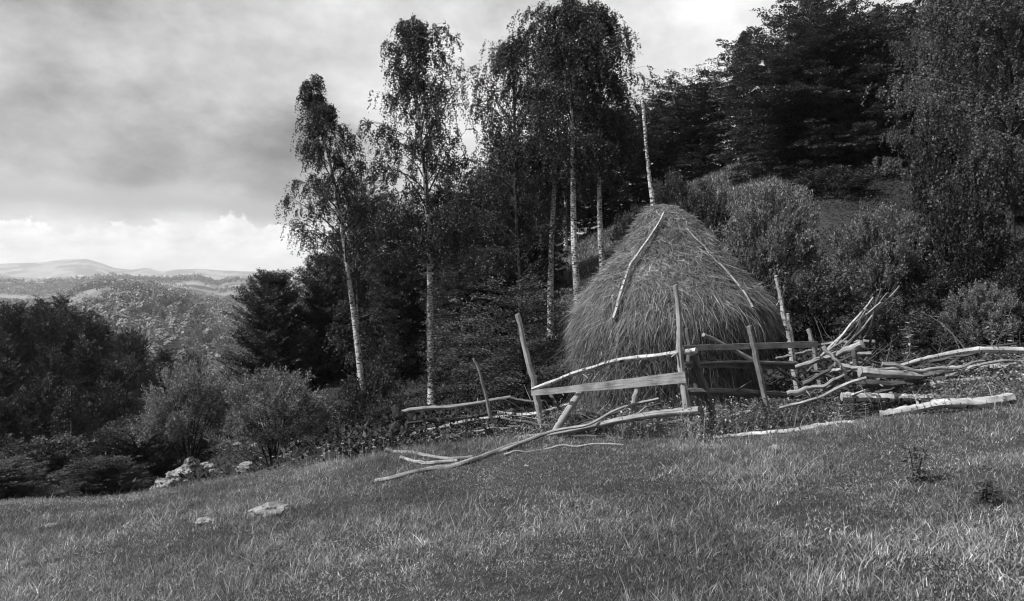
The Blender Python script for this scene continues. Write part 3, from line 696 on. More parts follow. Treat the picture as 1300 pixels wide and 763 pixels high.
def hay_strands(n, t0, t1, l0, l1, out, drop, rnd=(0, 1), latj=.55, w=(.003, .0075), pw=.8):
    t = t0 + (t1 - t0) * RNG.random(n) ** pw; th = RNG.random(n) * 2 * PI
    p = hs_point(t, th); e = .01
    tn = nrm(hs_point(t + e, th) - p); ta = nrm(hs_point(t, th + .03) - p); no = nrm(np.cross(ta, tn)); s = np.sign((no * np.stack([np.cos(th), np.sin(th), 0 * th], 1)).sum(1)); no *= s[:, None]
    d = nrm(tn + ta * RNG.normal(0, latj, (n, 1)) + no * (out + RNG.normal(0, .12, (n, 1))))
    ln = l0 + (l1 - l0) * RNG.random(n) ** 1.5
    p = p + no * (.005 + .05 * RNG.random((n, 1)))
    ln = ln * (.45 + .55 * np.clip(t / .2, 0, 1))
    ww = (w[0] + (w[1] - w[0]) * RNG.random(n)); sd = nrm(np.cross(d, no + RNG.normal(0, .5, (n, 3)))) * ww[:, None] * .5
    g = np.array([0, 0, -1.0]) * drop; k = RNG.normal(0, .22, (n, 3))
    p1 = p + d * ln[:, None] * .35 + g * ln[:, None] * .06 + k * ln[:, None] * .4; p2 = p + d * ln[:, None] * .7 + g * ln[:, None] * .25 + k * ln[:, None]; p3 = p + d * ln[:, None] + g * ln[:, None] * .6 + k * ln[:, None] * 1.6
    V = np.stack([p - sd, p + sd, p1 - sd, p1 + sd, p2 - sd, p2 + sd, p3], 1); o = np.arange(n)[:, None] * 7
    q = np.concatenate([np.concatenate([o, o + 1, o + 3, o + 2], 1), np.concatenate([o + 2, o + 3, o + 5, o + 4], 1)]); tt = np.concatenate([o + 4, o + 5, o + 6], 1)
    mb.add(V.reshape(-1, 3), q=q, t=tt, r=np.repeat(rnd[0] + (rnd[1] - rnd[0]) * RNG.random(n), 7))
hay_strands(150000, 0.0, 1, .07, .22, .02, .15, latj=1.0, w=(.003, .008))
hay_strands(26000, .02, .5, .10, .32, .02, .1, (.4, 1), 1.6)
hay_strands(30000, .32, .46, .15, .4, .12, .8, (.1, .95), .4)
hay_strands(22000, .45, .95, .15, .5, .10, .6, (0, .6), .4)  # lower strands kept darker: shade of the lower stack put into their colour
hay_strands(1500, 0.0, 1, .15, .4, .35, .5, (.3, 1), 1.2)
mb.build('hay', HAY, stack)
mb = MB(); tube(mb, spline([at(815.5, 124, HD) - base, at(820, 180, HD) - base, at(824, 222, HD) - base, at(829, 262, HD) - base, at(831, 300, HD) - base], 30), np.linspace(.027, .048, 30), 9, .06)
for t_, s in ((.25, 1), (.5, -1), (.62, 1), (.1, -1)):
    q = at(815.5 + 13 * t_, 124 + 140 * t_, HD) - base; tube(mb, [q, q + [s * .08, -.02, .05]], [.016, .008], 5)
mb.build('centre_pole', BIRCH, stack, smooth=True)

# ------------------------------------------------------------------ poles, rails and logs
def pole_mb(pts, r0, r1, n=28, sides=8, wob=.07, crook=.012, knots=0, org=None):
    P = spline([at(p[0], p[1], gd(p[0], p[1] + 2) if p[2] == 'g' else p[2]) for p in pts], n); L = np.linalg.norm(P[-1] - P[0])
    s = np.linspace(0, 1, n); j = np.zeros_like(P)
    for c in range(3):
        for f_ in (2, 5, 9): j[:, c] += RNG.normal(0, 1) * np.sin(s * f_ * PI + RNG.random() * 6) / f_ ** .8
    P = P + j * crook * np.minimum(1, np.minimum(s, 1 - s) * 8)[:, None]
    o = np.zeros(3) if org is None else org
    mb = MB(); tube(mb, P - o, np.linspace(r0, r1, n), sides, wob)
    for k in range(knots):
        i = RNG.integers(3, n - 3); d = nrm(RNG.normal(0, 1, 3) + (P[i + 1] - P[i - 1]) / np.linalg.norm(P[i + 1] - P[i - 1])); q = P[i] - o; R = r0 + (r1 - r0) * i / n
        tube(mb, [q, q + d * R * 2.2, q + d * R * (3 + 3 * RNG.random())], [R * .45, R * .3, R * .18], 5)
    return mb, P
def part_pole(name, parent, pts, r0, r1, mat, **kw):
    mb, _ = pole_mb(pts, r0, r1, org=np.array(parent.location), **kw); return mb.build(name, mat, parent, smooth=True)
def pole(name, label, cat, pts, r0, r1, mat, group=None, **kw):
    q_ = pts[len(pts) // 2]; o = np.array(at(q_[0], q_[1], 10)); mb, _ = pole_mb(pts, r0, r1, org=o, **kw)
    return tag(mb.build(name, mat, None, smooth=True, loc=o), label, cat, group)
def plank_mb(a, b, h0, h1, th, org, wav=.05, n=22):
    A = at(*a); B = at(*b); s = np.linspace(0, 1, n); P = A + (B - A) * s[:, None]; up = np.array([0, 0, 1.0]); ax = nrm(B - A); up = nrm(up - ax * ax[2]); f = nrm(np.cross(ax, up))
    hh = (h0 + (h1 - h0) * s) / 2; e1 = hh * (1 + wav * 6 * fbm(s * 4 + RNG.random() * 50, s * 0 + 3, 4)); e2 = hh * (1 + wav * 6 * fbm(s * 5 + RNG.random() * 50, s * 0 + 8, 4))
    P = P + f * (.012 * np.sin(s * 5))[:, None]
    R = np.stack([P + up * e1[:, None] - f * th / 2, P + up * e1[:, None] + f * th / 2, P - up * e2[:, None] + f * th / 2, P - up * e2[:, None] - f * th / 2], 1) - org
    L = np.linalg.norm(B - A); off = RNG.random(2) * 9; mb = MB()
    for k in range(4):
        k2 = (k + 1) % 4; V = np.stack([R[:, k], R[:, k2]], 1).reshape(-1, 3)
        w = th if k % 2 == 0 else h0; uv = np.stack([np.tile([0, w], n) + off[0] + k * .3, np.repeat(s * L, 2) + off[1]], 1)
        i = np.arange(n - 1)[:, None] * 2; mb.add(V, q=np.concatenate([i, i + 2, i + 3, i + 1], 1), uv=uv, r=np.full(2 * n, .5 + .3 * (RNG.random() - .5)))
    for e in (0, n - 1): mb.add(R[e], q=[[0, 1, 2, 3][::(1 if e else -1)]], uv=np.tile(off, (4, 1)), r=np.full(4, .6))
    return mb

fence = empty('wooden_fence', on(868, 10.2), 0, 'broken rail fence of grey stakes, sawn planks and birch rails in front of the haystack', 'fence')
fo = np.array(fence.location)
D1, D2, D3, D5 = 12.2, 10.2, 10.7, 11.3
# stakes
part_pole('post', fence, [(657, 399, D1), (672, 462, D1), (680, 498, D1), (690, 556, D1)], .038, .06, WOOD)
part_pole('post', fence, [(857, 362, D2), (862, 400, D2), (864, 450, D2), (869, 500, D2), (879, 565, D2)], .03, .058, WOOD, crook=.02, knots=3)
part_pole('post', fence, [(872, 417, D2 + .25), (876, 460, D2 + .25), (888, 505, D2 + .25), (893, 560, D2 + .2)], .03, .05, WOODDK, crook=.02)
part_pole('post', fence, [(951, 414, D3), (960, 455, D3), (978, 540, D3)], .034, .046, WOOD)
part_pole('post', fence, [(1026, 418, D5), (1034, 448, D5), (1045, 505, D5)], .032, .036, WOOD)
# rails and planks
part_pole('rail', fence, [(676, 494, D1 - .1), (720, 478, 11.7), (766, 462, 11.2), (806, 455, 10.8), (884, 445, D2 - .1)], .03, .036, BPOLE, knots=2)
plank_mb((675, 499, D1 - .08), (870, 479, D2 - .1), .085, .15, .025, fo).build('plank', PLANK, fence)
part_pole('rail', fence, [(654, 557, D1 - .3), (716, 548, 11.4), (790, 533, 10.8), (840, 526, 10.4), (888, 521, D2 - .12)], .038, .055, WOOD, knots=2)
plank_mb((866, 442, D2 + .08), (1038, 437, D5 - .05), .075, .085, .024, fo).build('plank', PLANK, fence)
plank_mb((870, 463, D2 + .12), (1015, 465, D5 - .1), .075, .075, .05, fo, wav=.12).build('plank', WOODDK, fence)
part_pole('rail', fence, [(870, 461, D2 + .08), (930, 460, D3 - .1), (1012, 461, D5 - .2)], .018, .02, WOOD)
part_pole('rail', fence, [(862, 497, D2 + .1), (930, 498, D3 - .1), (1032, 503, D5 - .1)], .05, .045, WOODDK, knots=2)
part_pole('brace', fence, [(893, 425, D2 + .2), (930, 443, D3), (962, 461, D3 + .1)], .026, .03, WOOD)
part_pole('brace', fence, [(736, 499, 11.9), (722, 520, 11.7), (704, 548, 11.5)], .055, .05, WOOD)
part_pole('brace', fence, [(809, 489, 11.2), (806, 510, 11.1), (801, 540, 11)], .045, .045, WOOD)
part_pole('brace', fence, [(694, 498, 12.2), (708, 514, 12), (726, 543, 11.8)], .025, .022, WOODDK)
part_pole('brace', fence, [(985, 466, 10.9), (1012, 484, 10.9), (1028, 500, 10.9)], .022, .02, WOODDK)
part_pole('brace', fence, [(880, 450, 10.3), (893, 485, 10.4), (903, 520, 10.5), (908, 560, 10.5)], .04, .05, WOODDK)

bf = empty('pole_fence', on(508, 13), 0, 'collapsing low fence of crooked poles running from a gnarled stump towards the front fence', 'fence')
sp = part_pole('stump_post', bf, [(501, 515, 12.20), (508, 532, 12.20), (503, 555, 12.20), (509, 588, 12.20)], .06, .12, BARK, wob=.16, knots=4, sides=16, crook=.03)
part_pole('rail', bf, [(510, 523, 12.20), (530, 519, 12.26), (575, 516, 12.38), (620, 509, 12.56), (648, 504, 12.68)], .035, .025, WOOD, crook=.02, knots=2)
part_pole('rail', bf, [(514, 536, 12.26), (560, 533, 12.38), (600, 529, 12.50), (632, 522, 12.62)], .028, .022, WOODDK, crook=.02)
part_pole('rail', bf, [(521, 552, 12.14), (560, 543, 12.26), (600, 533, 12.38), (680, 524, 12.56), (726, 512, 12.68)], .032, .022, BPOLE, crook=.02)
part_pole('rail', bf, [(632, 524, 12.50), (665, 527, 12.44), (690, 524, 12.32)], .03, .03, BPOLE)
part_pole('rail', bf, [(648, 505, 12.68), (670, 510, 12.56), (690, 509, 12.50)], .025, .02, WOODDK)

def on_hay(pts, out=.17):
    t, th = np.meshgrid(np.linspace(.005, .7, 260), np.linspace(-PI, 0, 420), indexing='ij')
    P = hs_point(t, th) + base; U = 650 + F * P[..., 0] / P[..., 1]; V = HY - F * P[..., 2] / P[..., 1]; r = []
    for px, py in pts:
        k = np.argmin((U - px) ** 2 + (V - py) ** 2); r.append((px, py, P[..., 1].ravel()[k] - out))
    return r
# loose poles
pole('forked_stick', 'thin grey forked stick standing upright behind the low pole fence', 'stick', [(601, 455, 12.3), (612, 487, 12.3), (622, 520, 12.3), (634, 560, 12.3)], .018, .035, WOOD, crook=.03, knots=3)
pole('hay_pole', 'thin birch pole laid down the left face of the haystack from its top', 'pole', on_hay([(843, 270), (825, 300), (812, 322), (800, 342), (787, 374), (779, 404)]), .02, .034, BPOLE, crook=.02)
pole('hay_pole', 'thin dark-barked pole laid down the right face of the haystack', 'pole', on_hay([(872, 290), (893, 312), (905, 326), (915, 338), (938, 362), (956, 390)], .22), .014, .02, BPOLE, crook=.02)
pole('birch_stake', 'tall white birch stake leaning behind the right end of the fence', 'pole', [(985, 350, 11.6), (994, 392, 11.6), (1003, 440, 11.6), (1014, 508, 11.6)], .028, .045, BPOLE, knots=1)
pole('birch_stake', 'short thin birch stake touching the tall white stake', 'pole', [(1000, 398, 11.7), (1005, 432, 11.7), (1010, 475, 11.7)], .022, .03, BPOLE)
pole('long_pole', 'long crooked grey pole lying in the grass and rising towards the stack', 'pole', [(476, 611, 'g'), (520, 602, 'g'), (580, 588, 'g'), (640, 572, 'g'), (700, 551, 11), (745, 538, 11), (783, 520, 11), (836, 506, 11)], .03, .016, WOOD, crook=.03, knots=3, n=44)
pole('long_pole', 'long pale pole lying along the grass left of the leaning stake', 'pole', [(548, 595, 'g'), (590, 588, 'g'), (636, 572, 'g'), (690, 551, 11.3)], .035, .03, WOOD, crook=.02)
pole('fallen_rail', 'short pale rail end poking left from below the stump post', 'rail', [(489, 571, 11.4), (505, 573, 11.4), (522, 577, 11.2), (560, 583, 'g'), (600, 580, 'g')], .035, .025, WOOD, crook=.015)
pole('fallen_rail', 'pale bark-stripped rail lying low in the grass beneath the stump post', 'rail', [(509, 581, 'g'), (530, 587, 'g'), (546, 588, 'g'), (580, 585, 'g')], .03, .025, WOOD)
pole('fallen_rail', 'fallen rail in the weeds below the front plank, ending left in a pale butt', 'rail', [(654, 557, 'g'), (690, 558, 'g'), (740, 554, 'g'), (792, 557, 'g')], .022, .018, WOODDK, crook=.02)
pole('fallen_rail', 'thin fallen branch in the grass nearest the leaning stake', 'branch', [(640, 577, 'g'), (680, 570, 'g'), (730, 566, 'g'), (792, 565, 'g')], .016, .012, WOOD, crook=.03)

pole('fallen_rail', 'dark fallen rail crossing the weeds behind the leaning stake', 'rail', [(636, 531, 12.3), (700, 541, 12), (760, 545, 11.7)], .024, .018, WOODDK, crook=.02, knots=2)
pole('fallen_rail', 'thin rail slanting up behind the front plank towards the haystack', 'rail', [(700, 556, 11.5), (765, 530, 11.5), (840, 512, 11.4)], .02, .014, WOODDK, crook=.03, knots=2)
pole('fallen_rail', 'short pale pole stub lying against the foot of the leaning stake', 'rail', [(653, 557, 'g'), (672, 556, 'g'), (690, 553, 'g')], .03, .028, WOOD)
pole('fallen_rail', 'crooked thin rail between the stump post and the forked stick, lowest there', 'rail', [(516, 562, 12), (560, 556, 12.1), (610, 546, 12.2), (660, 541, 12.2)], .018, .014, WOOD, crook=.03, knots=2)
# --- the pile of branches and logs on the right
pole('rail_log', 'thick barkless rail with a pale cut end at the right end of the fence', 'log', [(1010, 466, D5 - .3), (1045, 455, 10.9), (1070, 447, 10.8), (1095, 437, 10.6)], .028, .06, WOOD)
pole('rail_log', 'straight pale rail crossing behind the fence end below the plank', 'log', [(1038, 457, 11.4), (1070, 453, 11.3), (1106, 449, 11.2)], .03, .035, WOOD)
pole('rail_log', 'thin straight rail crossing at plank height right of the last stake', 'log', [(1030, 440, 11.4), (1070, 434, 11.2), (1111, 434, 11)], .022, .028, WOOD)
fan = [((1046, 452), (1075, 420), (1109, 377), 'leftmost straight branch of the leaning fan above the pile', BPOLE, .022, .012),
       ((1040, 455), (1080, 415), (1118, 384), 'second branch of the leaning fan, bending right near its tip', BPOLE, .020, .010),
       ((1084, 432), (1105, 405), (1142, 363), 'longest branch of the leaning fan, reaching farthest up and right', WOOD, .020, .01),
       ((1076, 440), (1108, 403), (1141, 376), 'dark branch of the leaning fan just below the longest one', WOODDK, .022, .009),
       ((1104, 438), (1108, 405), (1119, 366), 'steep knotty branch standing among the leaning fan', WOODDK, .02, .014)]
for a, b, c, lb, m, r0, r1 in fan:
    pole('leaning_branch', lb, 'branch', [(a[0], a[1], 10.9), (b[0], b[1], 10.8), (c[0], c[1], 10.7)], r0, r1, m, 'fan of leaning branches', crook=.012, knots=1)
pole('leaning_branch', 'short upright stub in the middle of the leaning fan', 'branch', [(1092, 402, 10.9), (1092, 420, 10.9), (1094, 438, 10.9)], .02, .022, WOODDK, knots=1)
logs = [
 ('birch_log', 'thick short birch log with a pale round end, front left of the pile', [(1068, 504, 9.9), (1100, 504, 9.9), (1133, 505, 9.9)], .058, .055, BPOLE),
 ('birch_log', 'darker birch log continuing right of the thick short one', [(1131, 503, 10.1), (1165, 505, 10), (1205, 506, 10)], .05, .045, BPOLE),
 ('birch_log', 'longest white birch log, lowest at the front of the pile', [(1118, 527, 9.4), (1160, 519, 9.3), (1200, 513, 9.2), (1240, 512, 9.2), (1286, 506, 9.2)], .05, .07, BPOLE),
 ('birch_pole', 'long pale curved pole arching over the pile to the right edge', [(1127, 470, 10.4), (1160, 459, 10.3), (1200, 450, 10.2), (1245, 444, 10.2), (1310, 445, 10.2)], .022, .042, BPOLE),
 ('split_log', 'pointed split log with bare wood at the left of the pile', [(1091, 472, 10), (1115, 474, 10), (1170, 477, 10.1)], .065, .045, WOOD),
 ('dark_log', 'dark crooked log slanting up to the right through the pile', [(1108, 500, 10.2), (1140, 489, 10.2), (1185, 475, 10.2), (1240, 466, 10.2)], .05, .032, WOODDK),
 ('dark_log', 'dark log lying level in the middle of the pile', [(1160, 484, 10.3), (1210, 480, 10.3), (1260, 476, 10.3)], .05, .04, WOODDK),
 ('birch_log', 'pale log tapering off the right edge below the arching pole', [(1180, 470, 10.5), (1240, 468, 10.5), (1312, 462, 10.5)], .035, .05, BPOLE),
 ('birch_log', 'broken white log lying behind the two front logs', [(1180, 488, 10.1), (1220, 483, 10.1), (1258, 481, 10.1)], .04, .03, BPOLE),
 ('dark_log', 'dark log under the pointed split log', [(1092, 487, 10.2), (1120, 488, 10.2), (1150, 486, 10.2)], .06, .05, WOODDK),
 ('dark_log', 'dark branch falling to the right through the far end of the pile', [(1215, 500, 10.1), (1255, 486, 10.1), (1305, 470, 10.1)], .03, .02, WOODDK),
 ('crooked_branch', 'crooked grey branch rising from the weeds to the split log', [(990, 518, 10.2), (1030, 507, 10), (1070, 490, 9.9), (1100, 480, 9.8)], .018, .022, WOOD),
 ('crooked_branch', 'thick crooked branch tangled left of the pile, upper one', [(1040, 478, 10.6), (1060, 470, 10.5), (1085, 460, 10.4)], .03, .025, WOOD),
 ('crooked_branch', 'thick crooked branch tangled left of the pile, lower one', [(1050, 492, 10.5), (1070, 478, 10.4), (1092, 464, 10.3)], .03, .03, WOODDK),
 ('crooked_branch', 'upright knotty branch standing at the left end of the pile', [(1084, 444, 10.3), (1086, 470, 10.3), (1083, 492, 10.3)], .035, .03, WOODDK),
 ('flat_log', 'half-buried pale log in the grass before the fence, long one', [(905, 556, 'g'), (950, 552, 'g'), (1000, 548, 'g'), (1040, 541, 'g')], .025, .045, BPOLE),
 ('flat_log', 'half-buried pale log in the grass before the fence, short one', [(1030, 543, 'g'), (1060, 538, 'g'), (1084, 537, 'g')], .035, .03, BPOLE),
 ('crooked_branch', 'branch lying under the lowest fence rail by the last stake', [(925, 530, 10.9), (950, 522, 10.8), (968, 514, 10.7)], .025, .03, WOOD),
 ('crooked_branch', 'dark branch crossing behind the tall white stake', [(985, 455, 12), (1015, 448, 12), (1040, 444, 12)], .02, .02, WOOD),
]
for nm, lb, pts, r0, r1, m in logs:
    pole(nm, lb, 'branch' if 'branch' in nm else ('pole' if nm == 'birch_pole' else 'log'), pts, r0, r1, m, 'wood pile on the right' if pts[0][0] > 1060 else None, crook=.012, knots=1, wob=.08)
ex = [((1120, 462), (1180, 470), (1250, 458)), ((1150, 497), (1190, 470), (1225, 452)), ((1200, 478), (1250, 462), (1300, 458)), ((1165, 466), (1210, 474), (1275, 490)), ((1230, 494), (1265, 476), (1300, 455)),
      ((1110, 483), (1150, 478), (1200, 490)), ((1060, 462), (1100, 470), (1150, 466)), ((1030, 470), (1060, 482), (1092, 496)), ((1045, 440), (1065, 462), (1080, 490)), ((1215, 470), (1260, 470), (1310, 474)), ((1130, 490), (1180, 494), (1240, 488)),
      ((1180, 460), (1230, 448), (1290, 436)), ((1245, 497), (1275, 490), (1310, 486)), ((1020, 488), (1050, 470), (1080, 452)), ((1000, 500), (1040, 490), (1075, 474))]
for k, (a, b, c) in enumerate(ex):
    d = 10.15 + .5 * RNG.random(); pole('crooked_branch', 'crooked weathered branch tangled among others inside the wood pile', 'branch', [(*a, d), (*b, d - .1), (*c, d)], .022 + .018 * RNG.random(), .014, [WOOD, WOODDK][k % 2], 'tangled branches of the wood pile', crook=.03, knots=2)
for k, (a, b, c) in enumerate([((1062, 452), (1088, 420), (1126, 372)), ((1096, 430), (1110, 412), (1136, 384)), ((1050, 446), (1080, 424), (1100, 392))]):
    pole('leaning_branch', 'thin branch leaning among the longer ones of the fan', 'branch', [(*a, 10.8), (*b, 10.8), (*c, 10.7)], .014, .007, [WOOD, WOODDK, WOOD][k], 'fan of leaning branches', crook=.02)
# brushwood tangle: thin twigs of the heap, uncountable
mb = MB()
for k in range(300):
    u = 1010 + 330 * RNG.random(); d = 10.1 + 1.0 * RNG.random() + .2; p = on(u, d, 0); a = RNG.normal(0, 1, 3) * [1, .5, .35]; L = .3 + .9 * RNG.random(); top = .75 if u < 1120 else .45
    p[2] += RNG.random() ** 1.4 * top; pts, _ = path(p, a, L, 5, -.2, .16); tube(mb, pts, np.linspace(.008 + .008 * RNG.random(), .003, 6), 4, 0, caps=False)
tag(mb.build('brushwood', WOODDK), 'tangle of thin dead twigs filling the wood pile', 'brushwood', 'wood pile on the right', 'stuff')
mb = MB()
for k in range(110):
    u = 520 + 380 * RNG.random(); d = np.interp(u, [500, 650, 880], [12.2, 12.4, 10.6]) + .5 * RNG.random(); p = on(u, d, .03); a = RNG.normal(0, 1, 3) * [1, .4, .25]; L = .3 + .7 * RNG.random()
    p[2] += RNG.random() ** 2 * .3; pts, _ = path(p, a, L, 5, -.1, .14); tube(mb, pts, np.linspace(.007, .003, 6), 4, 0, caps=False)
tag(mb.build('brushwood', WOOD), 'thin dead twigs scattered in the weeds under the front fence', 'brushwood', None, 'stuff')

# ------------------------------------------------------------------ rocks
def rock(name, label, px, d, sx, sy, sz, mat, seed, group=None, sink=.25, rz=0):
    import bmesh
    bm = bmesh.new(); bmesh.ops.create_icosphere(bm, subdivisions=4, radius=1)
    o = Vector((seed * 3.7, seed * 1.3, 0))
    for v in bm.verts:
        n0 = v.co.normalized(); c = mnoise.cell_vector(n0 * 1.6 + o)
        k = 1 + .35 * mnoise.fractal(n0 * 1.3 + o, 1, 2, 4) + .12 * (c[0] - .5) + .10 * mnoise.fractal(n0 * 5 + o, 1, 2, 3)
        v.co = Vector((n0.x * sx, n0.y * sy, n0.z * sz)) * k
    me = bpy.data.meshes.new(name); bm.to_mesh(me); bm.free(); me.materials.append(mat)
    ob = bpy.data.objects.new(name, me); C.objects.link(ob); p = on(px, d); ob.location = (p[0], p[1], p[2] + sz * (1 - 2 * sink)); ob.rotation_euler = (0, 0, rz)
    return tag(ob, label, 'rock', group)
RG = 'white limestone outcrop on the bank'
rock('limestone_rock', 'white jagged rock at the top of the outcrop on the bank', 243, 24, .26, .25, .28, ROCK, 1, RG, rz=.4)
rock('limestone_rock', 'largest white rock in the middle of the outcrop', 229, 23.4, .42, .3, .26, ROCK, 2, RG, rz=-.3)
rock('limestone_rock', 'white rock at the lower left of the outcrop', 211, 22.8, .4, .3, .22, ROCK, 3, RG)
rock('limestone_rock', 'small white rock at the foot of the outcrop', 191, 22, .2, .2, .18, ROCK, 4, RG)
rock('limestone_rock', 'grey rock streak left of the outcrop against the ravine', 166, 21.2, .45, .3, .2, ROCKG, 5, RG, rz=.5)
rock('meadow_stone', 'broad flat furrowed stone half sunk in the meadow below the willow', 345, gd(345, 652), .19, .2, .075, ROCKG, 6, sink=.3)
rock('meadow_stone', 'small pale stone in the meadow left of the furrowed stone', 258, gd(258, 665), .085, .09, .04, ROCK, 7, sink=.25)
rock('meadow_stone', 'small flat stone low at the far left of the meadow', 66, gd(66, 669), .07, .07, .025, ROCK, 8, sink=.25)
rock('meadow_stone', 'pair-sized white stone in the grass before the fence stakes', 985, gd(985, 572), .07, .06, .035, ROCK, 9, sink=.2)
mb = MB()
# scattered pale stones on the bank
kk = 0
for k in range(60):
    u = 200 + 220 * RNG.random(); d = 17.5 + 11 * RNG.random(); s = .04 + .05 * RNG.random()
    if k < 2:
        pr = rock('bank_stone', 'pale stone scattered on the dark bank under the willows', u, d, s, s * .9, s * .6, ROCKG, 20 + k, 'stones scattered on the bank'); proto = pr
    else:
        o = proto.copy(); C.objects.link(o); p = on(u, d); o.location = (p[0], p[1], p[2] + .02); o.rotation_euler = (RNG.random(), 0, RNG.random() * 6); f = .6 + 1.2 * RNG.random(); o.scale = (f * 1.3, f, f)
# ------------------------------------------------------------------ wild flowers at the meadow edge
def flower():
    mb = MB(); st = MB(); tube(st, [[0, 0, 0], [.01, 0, .12], [.0, .01, .24]], [.0025, .002, .0015], 4)
    root = empty('wildflower', (0, 0, 0), 0, 'small white wildflower head at the meadow edge below the leaning birch', 'flower', 'white wildflowers')
    k = 26; a = RNG.random(k) * 2 * PI; r = np.sqrt(RNG.random(k)) * .016
    P = np.stack([r * np.cos(a), r * np.sin(a), .24 + RNG.normal(0, .004, k)], 1)
    leaves(mb, P, np.stack([np.cos(a), np.sin(a), .1 + 0 * a], 1), np.tile([0, 0, 1.0], (k, 1)), np.full(k, .012), np.full(k, .009), RNG.random(k))
    st.build('stalk', GRASS, root); mb.build('flower_head', PETAL, root); return root
fl = flower(); firstf = True
for k in range(70):
    u = RNG.normal(450, 42) if k < 48 else 200 + 350 * RNG.random(); d = np.interp(u, [200, 500, 600], [11.6, 11.9, 12]) + RNG.normal(0, .5)
    if k > 60: u = 600 + 600 * RNG.random(); d = 8 + 2 * RNG.random()
    p = on(u, d, -.02); s = .6 + .6 * RNG.random()
    if firstf: fl.location = p; firstf = False; fl.scale = (s, s, s)
    else: dup(fl, p, RNG.random() * 6, (s, s, s), None if k <= 60 else 'small white flower head scattered in the open meadow grass', 'white wildflowers' if k <= 60 else 'white flowers scattered in the meadow')

# ------------------------------------------------------------------ single herb plants
def herb(name, label, px, d, hh, nl, leaf, lmat, wide=.12):
    root = empty(name, on(px, d), 0, label, 'plant'); st = MB(); lf = MB()
    for s in range(3):
        pts, _ = path([RNG.normal(0, .03), RNG.normal(0, .03), 0], [RNG.normal(0, .12), RNG.normal(0, .1), 1], hh * (.7 + .3 * RNG.random()), 8, 0, .04)
        tube(st, pts, np.linspace(.008, .003, 9), 5, 0, caps=False)
        j = RNG.random(nl) * 7.9 + .1; a = j.astype(int); P = pts[a] + (pts[a + 1] - pts[a]) * (j - a)[:, None]
        az = RNG.random(nl) * 2 * PI; ax = np.stack([np.cos(az), np.sin(az), .1 - .5 * RNG.random(nl)], 1); w = wide * (1.1 - j / 9)
        leaves(lf, P + ax * .02, ax, np.tile([0, 0, 1.0], (nl, 1)) + RNG.normal(0, .3, (nl, 3)), leaf * (.6 + .6 * RNG.random(nl)), leaf * .4 * np.ones(nl), RNG.random(nl))
    st.build('stalk', WOODDK, root); lf.build('foliage', lmat, root); return root
herb('tall_herb', 'tall leafy herb with pale leaves standing behind the arching pole', 1155, 12.2, 1.35, 60, .10, LEAF_WILLOW)
herb('tall_herb', 'leafy herb on the right above the dark logs', 1262, 11.5, 1.0, 60, .09, LEAF_WILLOW)
herb('tall_herb', 'leafy herb beside the first one above the pile', 1195, 11.6, .7, 40, .08, LEAF_BIRCH)
herb('tall_herb', 'leafy herb at the extreme right above the pile', 1290, 11.2, 1.2, 60, .09, LEAF_WILLOW)
herb('meadow_weed', 'dark bushy weed alone in the meadow below the log pile', 1162, gd(1162, 612), .38, 60, .06, LEAF_DARK)
herb('meadow_weed', 'dark weed in the grass at the lower right corner', 1255, gd(1255, 640), .2, 50, .06, LEAF_DARK)

# ------------------------------------------------------------------ haze
def haze():
    x0, x1, y0, y1, z0, z1 = -12000, 12000, -60, 9800, -260, 420
    V = np.array([(x, y, z) for x in (x0, x1) for y in (y0, y1) for z in (z0, z1)], float)
    mb = MB(); mb.add(V, q=[[0, 1, 3, 2], [4, 6, 7, 5], [0, 4, 5, 1], [2, 3, 7, 6], [0, 2, 6, 4], [1, 5, 7, 3]])
    N = NT('air'); v = N.n('ShaderNodeVolumePrincipled'); v.inputs['Color'].default_value = g3(.95); v.inputs['Density'].default_value = 1.1e-4
    v.inputs['Anisotropy'].default_value = .2
    out = N.n('ShaderNodeOutputMaterial'); N.l(v.outputs[0], out.inputs['Volume'])
    return tag(mb.build('haze', N.m), 'thin pale haze over the far hills', 'haze', kind='stuff')
haze()

# ------------------------------------------------------------------ sun and sky
SUN = nrm(np.array([-.74, -.22, .86]))
sun = bpy.data.lights.new('sun', 'SUN'); sun.energy = 5.0; sun.angle = math.radians(.8); sun.color = (1, 1, 1)
so = bpy.data.objects.new('sun', sun); C.objects.link(so); so.rotation_euler = Vector(SUN).to_track_quat('Z', 'Y').to_euler(); so.location = (0, 0, 30)
world = bpy.data.worlds.new('World'); scene.world = world; world.use_nodes = True
class WN(NT):
    def __init__(s, t): s.t = t; t.nodes.clear()
N = WN(world.node_tree)
sky = N.n('ShaderNodeTexSky', sky_type='NISHITA'); sky.sun_disc = False
sky.sun_elevation = math.asin(SUN[2]); sky.sun_rotation = math.atan2(SUN[0], SUN[1])
bw = N.n('ShaderNodeRGBToBW'); N.l(sky.outputs[0], bw.inputs[0])
tc = N.n('ShaderNodeTexCoord').outputs['Generated']
sep = N.n('ShaderNodeSeparateXYZ'); N.l(tc, sep.inputs[0]); X, Y, Z = sep.outputs
az = math_(N, 'ARCTAN2', X, Y); rho = math_(N, 'SQRT', math_(N, 'ADD', math_(N, 'MULTIPLY', X, X), math_(N, 'MULTIPLY', Y, Y)))
el = math_(N, 'ARCTAN2', Z, rho)
cmb = N.n('ShaderNodeCombineXYZ'); N.l(az, cmb.inputs[0]); N.l(el, cmb.inputs[1]); uv = cmb.outputs[0]
